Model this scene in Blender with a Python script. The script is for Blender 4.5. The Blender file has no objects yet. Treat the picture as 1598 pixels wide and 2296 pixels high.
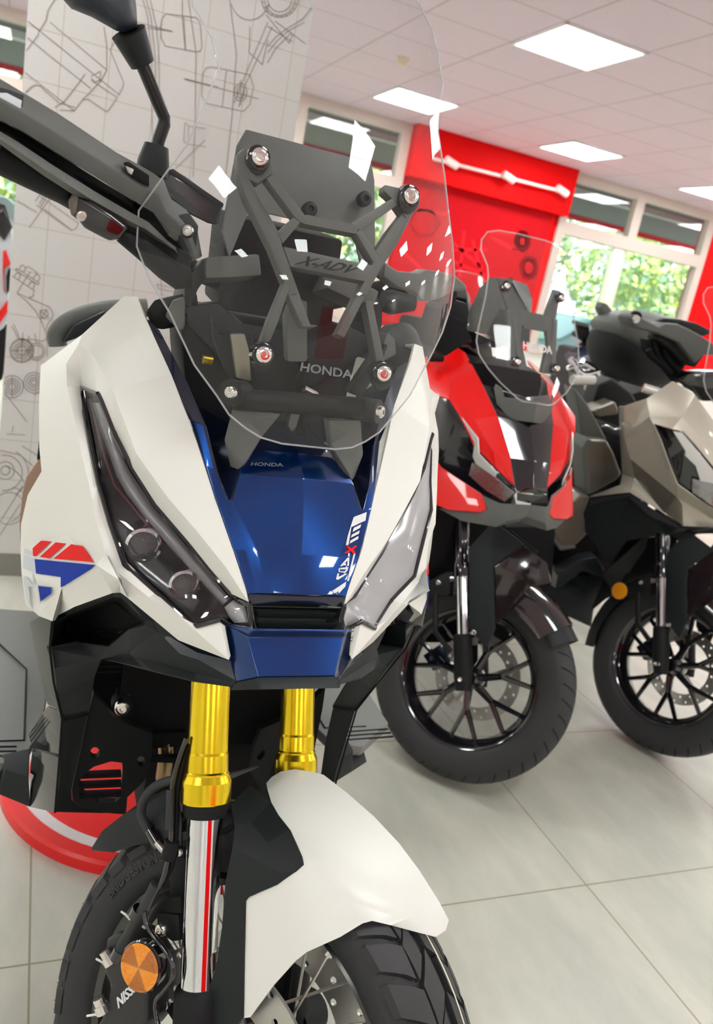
import bpy, bmesh, math, random
from mathutils import Vector as V, Matrix
from mathutils.bvhtree import BVHTree
from mathutils.geometry import tessellate_polygon
SC = bpy.context.scene
COL = SC.collection
random.seed(7)
PI = math.pi
R = math.radians

# ------------------------------------------------------------------ camera
FPX = 1777.0
YAW, PITCH, ROLL = -0.417, -0.2746, -0.1943
CAMZ = 1.22
CR = Matrix.Rotation(YAW, 3, 'Z') @ Matrix.Rotation(PITCH, 3, 'X') @ Matrix.Rotation(ROLL, 3, 'Y')
O = V((0, 0, CAMZ))
cd = bpy.data.cameras.new('camera')
cam = bpy.data.objects.new('camera', cd)
COL.objects.link(cam)
cam.matrix_world = Matrix.Translation(O) @ (CR @ Matrix.Rotation(PI / 2, 3, 'X')).to_4x4()
cd.sensor_fit = 'HORIZONTAL'
cd.sensor_width = 36.0
cd.lens = 36.0 * FPX / 1598.0
cd.clip_start = 0.05
cd.clip_end = 200
cd.dof.use_dof = True
cd.dof.focus_distance = 0.87
cd.dof.aperture_fstop = 11
SC.camera = cam

def ray(u, v):
    return CR @ V(((u - 799) / FPX, 1.0, -(v - 1148) / FPX))
def onplane(u, v, n, p0):
    r = ray(u, v)
    return O + r * ((V(p0) - O).dot(n) / r.dot(n))
def atx(u, v, x): return onplane(u, v, V((1, 0, 0)), (x, 0, 0))
def aty(u, v, y): return onplane(u, v, V((0, 1, 0)), (0, y, 0))
def atz(u, v, z): return onplane(u, v, V((0, 0, 1)), (0, 0, z))

# ------------------------------------------------------------------ objects
ORG = {}
def thing(name, loc, label, cat, group=None):
    o = bpy.data.objects.new(name, None)
    COL.objects.link(o)
    o.location = loc
    o.empty_display_size = 0.05
    o['label'] = label; o['category'] = cat
    if group: o['group'] = group
    ORG[o.name] = V(loc)
    return o
def tag(o, label=None, cat=None, group=None, kind=None):
    if label: o['label'] = label
    if cat: o['category'] = cat
    if group: o['group'] = group
    if kind: o['kind'] = kind
    return o
def link(name, me, parent=None, org=None):
    o = bpy.data.objects.new(name, me)
    COL.objects.link(o)
    if parent is not None:
        base = ORG[parent.name]
        o.parent = parent
        ORG[o.name] = base
        me.transform(Matrix.Translation(-base))
    else:
        if org is None:
            xs = [v.co for v in me.vertices]
            org = V((sum(c.x for c in xs) / len(xs), sum(c.y for c in xs) / len(xs), min(c.z for c in xs)))
        org = V(org)
        me.transform(Matrix.Translation(-org))
        o.location = org
        ORG[o.name] = org
    return o
def finish(bm, name, m, parent=None, bevel=0, seg=2, smooth=True, ang=38, org=None, bang=22, sub=0):
    if bevel > 0:
        es = [e for e in bm.edges if len(e.link_faces) == 2 and e.calc_face_angle(0) > R(bang)]
        if es:
            bmesh.ops.bevel(bm, geom=es, offset=bevel, segments=seg, profile=0.6, affect='EDGES', clamp_overlap=True)
    me = bpy.data.meshes.new(name)
    bm.to_mesh(me); bm.free()
    if isinstance(m, (list, tuple)):
        for k in m: me.materials.append(k)
    else:
        me.materials.append(m)
    if smooth:
        me.shade_smooth()
        me.set_sharp_from_angle(angle=R(ang))
    o = link(name, me, parent, org)
    if sub:
        md = o.modifiers.new('sub', 'SUBSURF'); md.levels = sub; md.render_levels = sub
    return o
def mesh(name, vs, fs, m, parent=None, solid=0, orient='cam', **kw):
    bm = bmesh.new()
    bv = [bm.verts.new(v) for v in vs]
    for f in fs:
        try: bm.faces.new([bv[i] for i in f])
        except ValueError: pass
    bmesh.ops.recalc_face_normals(bm, faces=bm.faces)
    if orient == 'cam':
        bm.normal_update()
        s = sum(f.normal.dot(O - f.calc_center_median()) * f.calc_area() for f in bm.faces)
        if s < 0: bmesh.ops.reverse_faces(bm, faces=bm.faces)
    if solid:
        bm.normal_update()
        bmesh.ops.solidify(bm, geom=list(bm.faces), thickness=solid)
        bmesh.ops.recalc_face_normals(bm, faces=bm.faces)
    return finish(bm, name, m, parent, **kw)
def named(P, F):
    ks = list(P.keys()); ix = {k: i for i, k in enumerate(ks)}
    return [P[k] for k in ks], [[ix[k] for k in (f.split() if isinstance(f, str) else f)] for f in F]
def prism(name, poly, ext, m, parent=None, **kw):
    """closed solid: polygon poly (3D) swept along ext"""
    n = len(poly); ext = V(ext)
    vs = [V(p) for p in poly] + [V(p) + ext for p in poly]
    fs = [list(range(n)), list(range(2 * n - 1, n - 1, -1))] + [[i, (i + 1) % n, n + (i + 1) % n, n + i] for i in range(n)]
    return mesh(name, vs, fs, m, parent, orient=None, **kw)
def box(name, lo, hi, m, parent=None, **kw):
    x0, y0, z0 = lo; x1, y1, z1 = hi
    return prism(name, [(x0, y0, z0), (x1, y0, z0), (x1, y1, z0), (x0, y1, z0)], (0, 0, z1 - z0), m, parent, **kw)
def spline(pts, n=6):
    pts = [V(p) for p in pts]
    if len(pts) < 3: return pts
    out = []
    ext = [pts[0] * 2 - pts[1]] + pts + [pts[-1] * 2 - pts[-2]]
    for i in range(1, len(ext) - 2):
        a, b, c, d = ext[i - 1:i + 3]
        for k in range(n):
            t = k / n
            out.append(0.5 * ((2 * b) + (c - a) * t + (2 * a - 5 * b + 4 * c - d) * t * t + (3 * b - a - 3 * c + d) * t ** 3))
    out.append(pts[-1])
    return out
def tube_bm(bm, pts, r, n=12, caps=True):
    pts = [V(p) for p in pts]; N = len(pts)
    rs = r if isinstance(r, (list, tuple)) else [r] * N
    prev = None; rings = []
    for i, p in enumerate(pts):
        t = (pts[min(i + 1, N - 1)] - pts[max(i - 1, 0)]).normalized()
        if prev is None:
            a = t.orthogonal().normalized()
        else:
            a = prev - t * prev.dot(t)
            a = a.normalized() if a.length > 1e-6 else t.orthogonal().normalized()
        prev = a; b = t.cross(a)
        rings.append([bm.verts.new(p + (a * math.cos(2 * PI * k / n) + b * math.sin(2 * PI * k / n)) * rs[i]) for k in range(n)])
    for i in range(N - 1):
        for k in range(n):
            bm.faces.new([rings[i][k], rings[i][(k + 1) % n], rings[i + 1][(k + 1) % n], rings[i + 1][k]])
    if caps:
        bm.faces.new(rings[0][::-1]); bm.faces.new(rings[-1])
def tube(name, pts, r, m, parent=None, n=12, smooth_path=False, **kw):
    if smooth_path: pts = spline(pts)
    bm = bmesh.new(); tube_bm(bm, pts, r, n)
    bmesh.ops.recalc_face_normals(bm, faces=bm.faces)
    return finish(bm, name, m, parent, **kw)
def frame(ax):
    ax = V(ax).normalized(); a = ax.orthogonal().normalized(); return ax, a, ax.cross(a)
def lathe(name, p0, ax, prof, m, parent=None, n=32, closed=False, base=None, **kw):
    """prof: list of (h, r) along ax from p0"""
    ax, a, b = frame(ax) if base is None else (V(ax).normalized(), base[0], base[1])
    p0 = V(p0); bm = bmesh.new(); rings = []
    for h, r in prof:
        if r < 1e-5: rings.append([bm.verts.new(p0 + ax * h)] * n)
        else: rings.append([bm.verts.new(p0 + ax * h + (a * math.cos(2 * PI * k / n) + b * math.sin(2 * PI * k / n)) * r) for k in range(n)])
    prs = list(zip(rings[:-1], rings[1:]))
    if closed: prs.append((rings[-1], rings[0]))
    for A, B in prs:
        for k in range(n):
            q = [A[k], A[(k + 1) % n], B[(k + 1) % n], B[k]]
            u = []
            for v in q:
                if v not in u: u.append(v)
            if len(u) > 2:
                try: bm.faces.new(u)
                except ValueError: pass
    bmesh.ops.recalc_face_normals(bm, faces=bm.faces)
    return finish(bm, name, m, parent, **kw)
def bolt(name, p, ax, r, m, parent, h=None):
    h = h or r * 0.7
    return lathe(name, p, ax, [(-h, 0), (-h, r), (h * .5, r), (h * .9, r * .82), (h, r * .62), (h, r * .4), (h * .3, r * .36), (h * .3, 0)], m, parent, n=20)
def grid(name, rows, m, parent=None, **kw):
    n = len(rows[0]); vs = [p for r_ in rows for p in r_]
    fs = [[i * n + j, i * n + j + 1, (i + 1) * n + j + 1, (i + 1) * n + j] for i in range(len(rows) - 1) for j in range(n - 1)]
    return mesh(name, vs, fs, m, parent, **kw)

# --- flat polygon cut into small triangles in 2D then mapped into 3D by fn(u, v)
def patch_bm(bm, polys, fn, maxlen):
    for poly in polys:
        b2 = bmesh.new()
        vs = [b2.verts.new((p[0], p[1], 0)) for p in poly]
        for t in tessellate_polygon([[V((p[0], p[1], 0)) for p in poly]]):
            try: b2.faces.new([vs[i] for i in t])
            except ValueError: pass
        for _ in range(5):
            es = [e for e in b2.edges if e.calc_length() > maxlen]
            if not es: break
            bmesh.ops.subdivide_edges(b2, edges=es, cuts=1)
            bmesh.ops.triangulate(b2, faces=[f for f in b2.faces if len(f.verts) > 3])
        mp = {}
        for v in b2.verts:
            q = fn(v.co.x, v.co.y)
            mp[v] = None if q is None else bm.verts.new(q)
        for f in b2.faces:
            vv = [mp[v] for v in f.verts]
            if all(vv):
                try: bm.faces.new(vv)
                except ValueError: pass
        b2.free()
def bvh_of(obj):
    bpy.context.view_layer.update()
    me = obj.data; M = Matrix.Translation(ORG[obj.name])
    return BVHTree.FromPolygons([M @ v.co for v in me.vertices], [list(p.vertices) for p in me.polygons])
def onto(tree, lift=0.0008):
    def fn(u, v):
        r = ray(u, v).normalized()
        h = tree.ray_cast(O, r)
        if h[0] is None: return None
        n = h[1] if h[1].dot(r) < 0 else -h[1]
        return h[0] + n * lift
    return fn
def decal(name, obj, polys, m, parent=None, lift=0.0008, maxlen=14, solid=0.0004):
    bm = bmesh.new(); tr = bvh_of(obj)
    patch_bm(bm, polys, onto(tr, lift), maxlen)
    bmesh.ops.recalc_face_normals(bm, faces=bm.faces)
    bm.normal_update()
    if sum(f.normal.dot(O - f.calc_center_median()) for f in bm.faces) < 0: bmesh.ops.reverse_faces(bm, faces=bm.faces)
    return finish(bm, name, m, parent, smooth=True)
# --- lettering
def glyphs(txt, bold=0.0, shear=0.0):
    cu = bpy.data.curves.new('t', 'FONT'); cu.body = txt; cu.offset = bold; cu.shear = shear; cu.resolution_u = 3
    o = bpy.data.objects.new('t', cu); COL.objects.link(o)
    bpy.context.view_layer.update()
    me = bpy.data.meshes.new_from_object(o.evaluated_get(bpy.context.evaluated_depsgraph_get()))
    bpy.data.objects.remove(o); bpy.data.curves.remove(cu)
    vs = [v.co.copy() for v in me.vertices]; fs = [list(p.vertices) for p in me.polygons]
    bpy.data.meshes.remove(me)
    x0 = min(v.x for v in vs); x1 = max(v.x for v in vs); y0 = min(v.y for v in vs); y1 = max(v.y for v in vs)
    return [((v.x - x0) / (x1 - x0), (v.y - y0) / (y1 - y0)) for v in vs], fs
def text(name, txt, fn, m, parent, th=0.0005, bold=0.0, shear=0.0, **kw):
    """fn(s, t) -> (point, normal) for s, t in 0..1"""
    uv, fs = glyphs(txt, bold, shear)
    bm = bmesh.new(); lo = []; hi = []
    for s, t in uv:
        p, n = fn(s, t); lo.append(bm.verts.new(p)); hi.append(bm.verts.new(p + n * th))
    ed = {}
    for f in fs:
        try: bm.faces.new([hi[i] for i in f])
        except ValueError: continue
        for a, b in zip(f, f[1:] + f[:1]):
            ed[(a, b)] = 1
    for a, b in ed:
        if (b, a) not in ed:
            try: bm.faces.new([lo[a], lo[b], hi[b], hi[a]])
            except ValueError: pass
    return finish(bm, name, m, parent, smooth=False, **kw)
def quadfn(A, B, Cc, D, n=None):
    """A bottom-left, B bottom-right, Cc top-right, D top-left"""
    A, B, Cc, D = map(V, (A, B, Cc, D))
    n = n or (B - A).cross(D - A).normalized()
    return lambda s, t: ((A * (1 - s) + B * s) * (1 - t) + (D * (1 - s) + Cc * s) * t, n)
def pixtext(name, txt, obj, q, m, parent, th=0.0004, lift=.0004, **kw):
    tr = bvh_of(obj); f0 = onto(tr, lift); A, B, Cc, D = [V((*p, 0)) for p in q]
    def fn(s, t):
        p = (A * (1 - s) + B * s) * (1 - t) + (D * (1 - s) + Cc * s) * t
        P = f0(p.x, p.y)
        if P is None: P = O + ray(p.x, p.y)
        return P, (O - P).normalized()
    return text(name, txt, fn, m, parent, th, **kw)

# ------------------------------------------------------------------ materials
def mat(name, col, rough=.5, metal=0., coat=0., coat_r=.03, bump=None, emit=None, spec=.5, mottle=None, aniso=0., alpha=None, trans=0.):
    m = bpy.data.materials.new(name); m.use_nodes = True
    nt = m.node_tree; b = nt.nodes['Principled BSDF']
    b.inputs['Base Color'].default_value = (*col, 1)
    b.inputs['Roughness'].default_value = rough
    b.inputs['Metallic'].default_value = metal
    b.inputs['Coat Weight'].default_value = coat
    b.inputs['Coat Roughness'].default_value = coat_r
    b.inputs['Specular IOR Level'].default_value = spec
    b.inputs['Anisotropic'].default_value = aniso
    b.inputs['Transmission Weight'].default_value = trans
    if emit:
        b.inputs['Emission Color'].default_value = (*emit[0], 1); b.inputs['Emission Strength'].default_value = emit[1]
    tc = nt.nodes.new('ShaderNodeTexCoord')
    if mottle:
        sc, c2, lo, hi = mottle
        n = nt.nodes.new('ShaderNodeTexNoise'); n.inputs['Scale'].default_value = sc; n.inputs['Detail'].default_value = 4
        cr = nt.nodes.new('ShaderNodeValToRGB'); cr.color_ramp.elements[0].position = lo; cr.color_ramp.elements[1].position = hi
        cr.color_ramp.elements[0].color = (*col, 1); cr.color_ramp.elements[1].color = (*c2, 1)
        nt.links.new(tc.outputs['Object'], n.inputs['Vector']); nt.links.new(n.outputs['Fac'], cr.inputs['Fac'])
        nt.links.new(cr.outputs['Color'], b.inputs['Base Color'])
    if bump:
        n = nt.nodes.new('ShaderNodeTexNoise'); n.inputs['Scale'].default_value = bump[0]; n.inputs['Detail'].default_value = 2
        bp = nt.nodes.new('ShaderNodeBump'); bp.inputs['Strength'].default_value = bump[1]; bp.inputs['Distance'].default_value = bump[2] if len(bump) > 2 else .0005
        nt.links.new(tc.outputs['Object'], n.inputs['Vector']); nt.links.new(n.outputs['Fac'], bp.inputs['Height'])
        nt.links.new(bp.outputs['Normal'], b.inputs['Normal'])
    return m
def clear(name, tint=(1, 1, 1), ior=1.49, rough=0.0, haze=0.0):
    """thin clear plastic or glass: fresnel mix of see-through and mirror"""
    m = bpy.data.materials.new(name); m.use_nodes = True
    nt = m.node_tree; nt.nodes.clear()
    out = nt.nodes.new('ShaderNodeOutputMaterial'); mx = nt.nodes.new('ShaderNodeMixShader')
    tr = nt.nodes.new('ShaderNodeBsdfTransparent'); tr.inputs[0].default_value = (*tint, 1)
    gl = nt.nodes.new('ShaderNodeBsdfGlossy'); gl.inputs['Roughness'].default_value = rough
    fr = nt.nodes.new('ShaderNodeFresnel'); ge = nt.nodes.new('ShaderNodeNewGeometry')
    mr = nt.nodes.new('ShaderNodeMapRange'); mr.inputs['To Min'].default_value = ior; mr.inputs['To Max'].default_value = 1 / ior
    nt.links.new(ge.outputs['Backfacing'], mr.inputs['Value']); nt.links.new(mr.outputs['Result'], fr.inputs['IOR'])
    nt.links.new(fr.outputs[0], mx.inputs[0]); nt.links.new(tr.outputs[0], mx.inputs[1]); nt.links.new(gl.outputs[0], mx.inputs[2])
    last = mx
    if haze:
        df = nt.nodes.new('ShaderNodeBsdfDiffuse'); df.inputs[0].default_value = (.9, .9, .92, 1)
        m2 = nt.nodes.new('ShaderNodeMixShader'); m2.inputs[0].default_value = haze
        nt.links.new(mx.outputs[0], m2.inputs[1]); nt.links.new(df.outputs[0], m2.inputs[2]); last = m2
    nt.links.new(last.outputs[0], out.inputs[0])
    return m
M = dict(
    white=mat('pearl_white_paint', (.86, .855, .80), .40, coat=.25, coat_r=.3),
    blue=mat('metallic_blue_paint', (.0, .040, .21), .28, .9, coat=1., bump=(2500, .05, .0002)),
    navy=mat('dark_navy_gloss', (.004, .010, .035), .25, .3, coat=1.),
    dark=mat('textured_dark_plastic', (.014, .018, .019), .5, spec=.3, bump=(1400, .15, .0003)),
    grey=mat('textured_grey_plastic', (.120, .125, .115), .5, spec=.35, bump=(1400, .18, .0004)),
    gloss=mat('gloss_black_plastic', (.006, .006, .008), .12, coat=1.),
    black=mat('matt_black_plastic', (.006, .007, .008), .6, spec=.3),
    inner=mat('deep_black_plastic', (.005, .005, .006), .7, spec=.2),  # blackest of the plastics, used for inner parts
    rubber=mat('tyre_rubber', (.028, .029, .031), .62, bump=(500, .2, .0003)),
    tread=mat('tread_rubber', (.035, .035, .037), .55, bump=(300, .2, .0003)),
    chrome=mat('chrome', (.86, .87, .9), .05, 1.),
    steel=mat('satin_steel', (.62, .61, .58), .3, 1.),
    bolt=mat('bright_bolt_steel', (.85, .82, .78), .15, 1.),
    gold=mat('gold_anodised', (1., .72, .03), .2, 1., aniso=.6),
    orange=mat('amber_reflector', (.95, .36, .01), .2, coat=1., bump=(900, .5, .0006)),
    amber=mat('shaded_amber_reflector', (.55, .17, .01), .2, coat=1., bump=(900, .6, .0006)),  # same amber as above, darker: shading of the prism wedges put into the colour
    red=mat('gloss_red_paint', (.86, .003, .003), .3, coat=.6, spec=.3),
    beige=mat('metallic_champagne_paint', (.58, .53, .44), .35, .3, coat=.8),
    beige_shade=mat('shaded_champagne_paint', (.17, .145, .115), .4, .4, coat=.3),  # champagne paint in shadow, the shade put into a darker colour
    silver=mat('light_pipe_grey', (.30, .30, .30), .35, .5, coat=1., bump=(900, .3, .0003)),
    lightbar=mat('white_light_guide', (.62, .63, .60), .3, coat=1.),
    reddecal=mat('red_sticker', (.85, .004, .004), .5, spec=.25),
    bluedecal=mat('blue_sticker', (.003, .035, .36), .5, spec=.2),
    whitedecal=mat('white_sticker', (.85, .85, .85), .35),
    pale=mat('pale_marking', (.62, .66, .70), .4),
    ghost=mat('faint_marking', (.20, .21, .23), .5),
    satin=mat('satin_black_paint', (.006, .006, .008), .28),
    gum=mat('tan_matt', (.42, .27, .19), .6),
    screen=clear('clear_acrylic', (.97, .975, .975), 1.5, haze=.012),
    edge=clear('acrylic_edge', (.8, .82, .83), 1.6, haze=.35),
    lens=clear('headlight_lens', (.94, .94, .95), 1.5),
    film=clear('protective_film', (.9, .86, .86), 1.5, rough=.12, haze=.34),
    smoke=clear('smoked_lens', (.35, .33, .34), 1.5),
)
# ------------------------------------------------------------------ room
def nodes(m):
    nt = m.node_tree
    def N(t, **k):
        n = nt.nodes.new(t)
        for a, b in k.items():
            if isinstance(a, str) and hasattr(n, a): setattr(n, a, b)
        return n
    return nt, N
def gridmat(name, base, line, size, off, axes, w, rough=.5, mott=None, bump=0, speck=None, coat=0):
    m = mat(name, base, rough, coat=coat, coat_r=.15); nt, N = nodes(m); b = nt.nodes['Principled BSDF']; L = nt.links.new
    geo = N('ShaderNodeNewGeometry'); sep = N('ShaderNodeSeparateXYZ'); L(geo.outputs['Position'], sep.inputs[0])
    facs = []
    for k, ax in enumerate(axes):
        s = N('ShaderNodeMath', operation='SUBTRACT'); L(sep.outputs[ax], s.inputs[0]); s.inputs[1].default_value = off[k] - size / 2
        md = N('ShaderNodeMath', operation='FLOORED_MODULO'); L(s.outputs[0], md.inputs[0]); md.inputs[1].default_value = size
        s2 = N('ShaderNodeMath', operation='SUBTRACT'); L(md.outputs[0], s2.inputs[0]); s2.inputs[1].default_value = size / 2
        ab = N('ShaderNodeMath', operation='ABSOLUTE'); L(s2.outputs[0], ab.inputs[0])
        lt = N('ShaderNodeMath', operation='LESS_THAN'); L(ab.outputs[0], lt.inputs[0]); lt.inputs[1].default_value = w / 2
        facs.append(lt)
    mx = N('ShaderNodeMath', operation='MAXIMUM'); L(facs[0].outputs[0], mx.inputs[0]); L(facs[1].outputs[0], mx.inputs[1])
    mix = N('ShaderNodeMix'); mix.data_type = 'RGBA'; L(mx.outputs[0], mix.inputs['Factor'])
    mix.inputs[7].default_value = (*line, 1); mix.inputs[6].default_value = (*base, 1)
    L(mix.outputs[2], b.inputs['Base Color'])
    if mott:
        sc, c2, lo, hi = mott
        n = N('ShaderNodeTexNoise'); n.inputs['Scale'].default_value = sc; n.inputs['Detail'].default_value = 6; n.inputs['Roughness'].default_value = .65
        mp = N('ShaderNodeMapping'); mp.inputs['Scale'].default_value = (1.8, .7, 1); mp.inputs['Rotation'].default_value = (0, 0, .5)
        L(geo.outputs['Position'], mp.inputs[0]); L(mp.outputs[0], n.inputs['Vector'])
        cr = N('ShaderNodeValToRGB'); cr.color_ramp.elements[0].position = lo; cr.color_ramp.elements[1].position = hi
        cr.color_ramp.elements[0].color = (*base, 1); cr.color_ramp.elements[1].color = (*c2, 1)
        L(n.outputs['Fac'], cr.inputs['Fac']); L(cr.outputs['Color'], mix.inputs[6])
    if speck:
        n = N('ShaderNodeTexNoise'); n.inputs['Scale'].default_value = speck[0]; n.inputs['Detail'].default_value = 3
        L(geo.outputs['Position'], n.inputs['Vector'])
        bp = N('ShaderNodeBump'); bp.inputs['Strength'].default_value = speck[1]; bp.inputs['Distance'].default_value = .003
        L(n.outputs['Fac'], bp.inputs['Height']); L(bp.outputs['Normal'], b.inputs['Normal'])
    return m
X0, X1, Y0, Y1, H = -5.0, 10.5, -6.0, 8.08, 2.845
m_floor = gridmat('floor_tiles', (.50, .51, .44), (.33, .29, .20), .6, (.069, 1.157), (0, 1), .004, .38, mott=(3.2, (.64, .62, .53), .36, .66))
m_ceil = gridmat('ceiling_tiles', (.74, .62, .70), (.50, .40, .44), .6, (2.638, 5.007), (0, 1), .012, .8, speck=(160, .5))  # pink bounce of the red walls is put into the tile colour
m_col = gridmat('column_tiles', (.68, .66, .64), (.52, .45, .38), .1405, (.0195, .078), (0, 2), .0022, .3)
m_wall = mat('white_wall', (.75, .73, .70), .7)
m_redwall = mat('red_wall', (.78, .002, .003), .6, spec=.1)
m_frame = mat('window_frame', (.60, .50, .45), .5)
m_draw = mat('drawing_ink', (.36, .32, .30), .7)
m_base = mat('skirting', (.25, .24, .22), .5)
def struct(o): o['kind'] = 'structure'; return o
struct(box('floor', (X0, Y0, -.1), (X1, Y1 + .2, 0), m_floor, smooth=False))
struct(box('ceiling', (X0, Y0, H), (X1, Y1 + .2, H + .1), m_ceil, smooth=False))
struct(box('wall_left', (X0 - .1, Y0, 0), (X0, Y1, H), m_wall, smooth=False))
struct(box('wall_right', (X1, Y0, 0), (X1 + .1, Y1, H), m_wall, smooth=False))
struct(box('wall_front', (X0, Y0 - .1, 0), (X1, Y0, H), m_wall, smooth=False))
struct(box('trim_2', (1.0, Y0, 0), (4.5, Y0 + .05, 2.2), m_redwall, smooth=False))
# back wall: red stretches and sills, with three windows between
def wallpiece(name, x0, x1, z0, z1, m, y0=Y1, y1=Y1 + .2): return struct(box(name, (x0, y0, z0), (x1, y1, z1), m, smooth=False))
wallpiece('wall_back', X0, X1, 0, .85, m_wall)
wallpiece('wall_back', 3.36, 5.31, .85, H, m_redwall)
wallpiece('wall_back', 7.50, X1, .85, H, m_redwall)
wallpiece('wall_back', X0, -1.9, .85, H, m_wall)
WIN = [(-1.9, .2, [-.9]), (.2, 3.36, [1.25, 2.2]), (5.31, 7.50, [6.34])]
m_pane = clear('window_pane', (.93, .97, .97), 1.5)
for i, (a, b, mul) in enumerate(WIN):
    bm = bmesh.new()
    def bb(x0, x1, z0, z1, d0=Y1 - .03, d1=Y1 + .07):
        vs = [bm.verts.new((x, y, z)) for z in (z0, z1) for y in (d0, d1) for x in (x0, x1)]
        for f in ((0, 1, 3, 2), (4, 6, 7, 5), (0, 4, 5, 1), (2, 3, 7, 6), (0, 2, 6, 4), (1, 5, 7, 3)): bm.faces.new([vs[k] for k in f])
    bb(a, a + .1, .85, H); bb(b - .1, b, .85, H); bb(a + .1, b - .1, H - .1, H); bb(a + .1, b - .1, .85, .95); bb(a + .1, b - .1, 2.19, 2.33)
    for x in mul: bb(x - .06, x + .06, 2.33, H - .1)
    if i == 1:
        for x in mul: bb(x - .06, x + .06, .95, 2.19)
    w = finish(bm, 'window_%d' % (i + 1), m_frame, None, smooth=False, bevel=.006); struct(w)
    box('pane', (a + .1, Y1 + .03, .95), (b - .1, Y1 + .034, H - .1), m_pane, w, smooth=False)
# column with line drawing of an engine
CX0, CX1, CY = -.081, .772, 2.87
colm = struct(box('wall_column', (CX0, CY, .085), (CX1, CY + .45, H), m_col, smooth=False))
struct(box('baseboard_column', (CX0 - .004, CY - .004, 0), (CX1 + .004, CY + .454, .085), m_base, smooth=False))
def lines2d(name, polys, plane, w, m, parent):
    bm = bmesh.new()
    for q in polys:
        pts = [plane(*p) for p in q]
        for A, B in zip(pts[:-1], pts[1:]):
            d = B - A
            if d.length < 1e-4: continue
            n = V((-d.z, 0, d.x)).normalized() * w / 2; e = d.normalized() * w * .3
            lo = V((0, -.0004, 0)); hi = V((0, -.0011, 0))
            q4 = [A - e - n, B + e - n, B + e + n, A - e + n]
            v = [bm.verts.new(p + hi) for p in q4] + [bm.verts.new(p + lo) for p in q4]
            for f in ((0, 1, 2, 3), (0, 4, 5, 1), (1, 5, 6, 2), (2, 6, 7, 3), (3, 7, 4, 0)): bm.faces.new([v[k] for k in f])
    bmesh.ops.recalc_face_normals(bm, faces=bm.faces)
    return finish(bm, name, m, parent, smooth=False)
def Z5(*p): return [(a / 3.2804, b / 3.28) for a, b in p]
def Z9(*p): return [(a / 9.567, 560 + b / 9.567) for a, b in p]
D = []
D += [Z5((215, 45), (335, 140)), Z5((400, 0), (350, 80), (340, 150), (290, 225), (275, 265), (195, 370)), Z5((370, 165), (785, 515)), Z5((210, 160), (880, 700)), Z5((205, 185), (670, 590), (860, 715)),
      Z5((205, 280), (665, 650)), Z5((185, 535), (545, 815)), Z5((190, 680), (230, 640), (260, 625), (300, 632), (320, 660), (440, 760), (550, 790)), Z5((765, 200), (785, 340), (785, 515), (740, 600), (610, 730), (545, 815), (440, 810)),
      Z5((860, 270), (810, 370), (910, 610), (900, 650), (870, 700)), Z5((625, 545), (580, 610), (470, 750), (405, 790)), Z5((610, 735), (650, 730), (780, 820), (800, 810), (860, 720)), Z5((670, 560), (700, 545), (740, 525), (735, 590), (700, 605), (670, 575)),
      Z5((1050, 0), (1085, 120), (1115, 420), (1115, 760), (1120, 1000)), Z5((1075, 0), (1110, 130), (1140, 420), (1140, 800)), Z5((1105, 0), (1150, 200), (1170, 440), (1170, 660)), Z5((1010, 165), (1265, 232)), Z5((1080, 205), (1265, 232)),
      Z5((1215, 105), (1190, 140), (1180, 200), (1185, 280), (1215, 340), (1440, 382), (1475, 375), (1485, 340), (1470, 160), (1440, 130), (1220, 102)), Z5((1340, 0), (1340, 130), (1360, 365)), Z5((1350, 125), (1365, 365)), Z5((1385, 0), (1440, 380), (1435, 900), (1420, 1300)),
      Z5((1355, 580), (1600, 640)), Z5((1290, 1240), (1509, 1030)), Z5((1360, 905), (1350, 1040), (1380, 1060), (1509, 1080)), Z5((1365, 905), (1390, 930), (1509, 945)), Z5((1385, 935), (1385, 1040)),
      Z5((140, 1165), (150, 1180), (310, 1290), (385, 1385), (370, 1440), (130, 1255)), Z5((130, 1330), (290, 1440), (575, 1640), (560, 1680), (525, 1695), (270, 1510), (125, 1400)), Z5((120, 1420), (300, 1530)), Z5((110, 1600), (215, 1675), (380, 1440)),
      Z5((300, 1420), (260, 1480)), Z5((330, 1430), (290, 1500)), Z5((345, 1440), (300, 1520)), Z5((195, 1210), (120, 1330)), Z5((210, 1285), (240, 1300), (235, 1320), (210, 1315), (200, 1300), (210, 1285)),
      Z5((330, 1540), (525, 1690)), Z5((125, 1480), (170, 1500), (270, 1560)), Z5((1150, 2090), (1250, 2110), (1290, 2130)), Z5((1155, 2095), (1160, 2120), (1290, 2150)), Z5((1180, 2000), (1190, 2180)), Z5((1280, 1990), (1290, 2080), (1320, 2140), (1360, 2150))]
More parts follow.
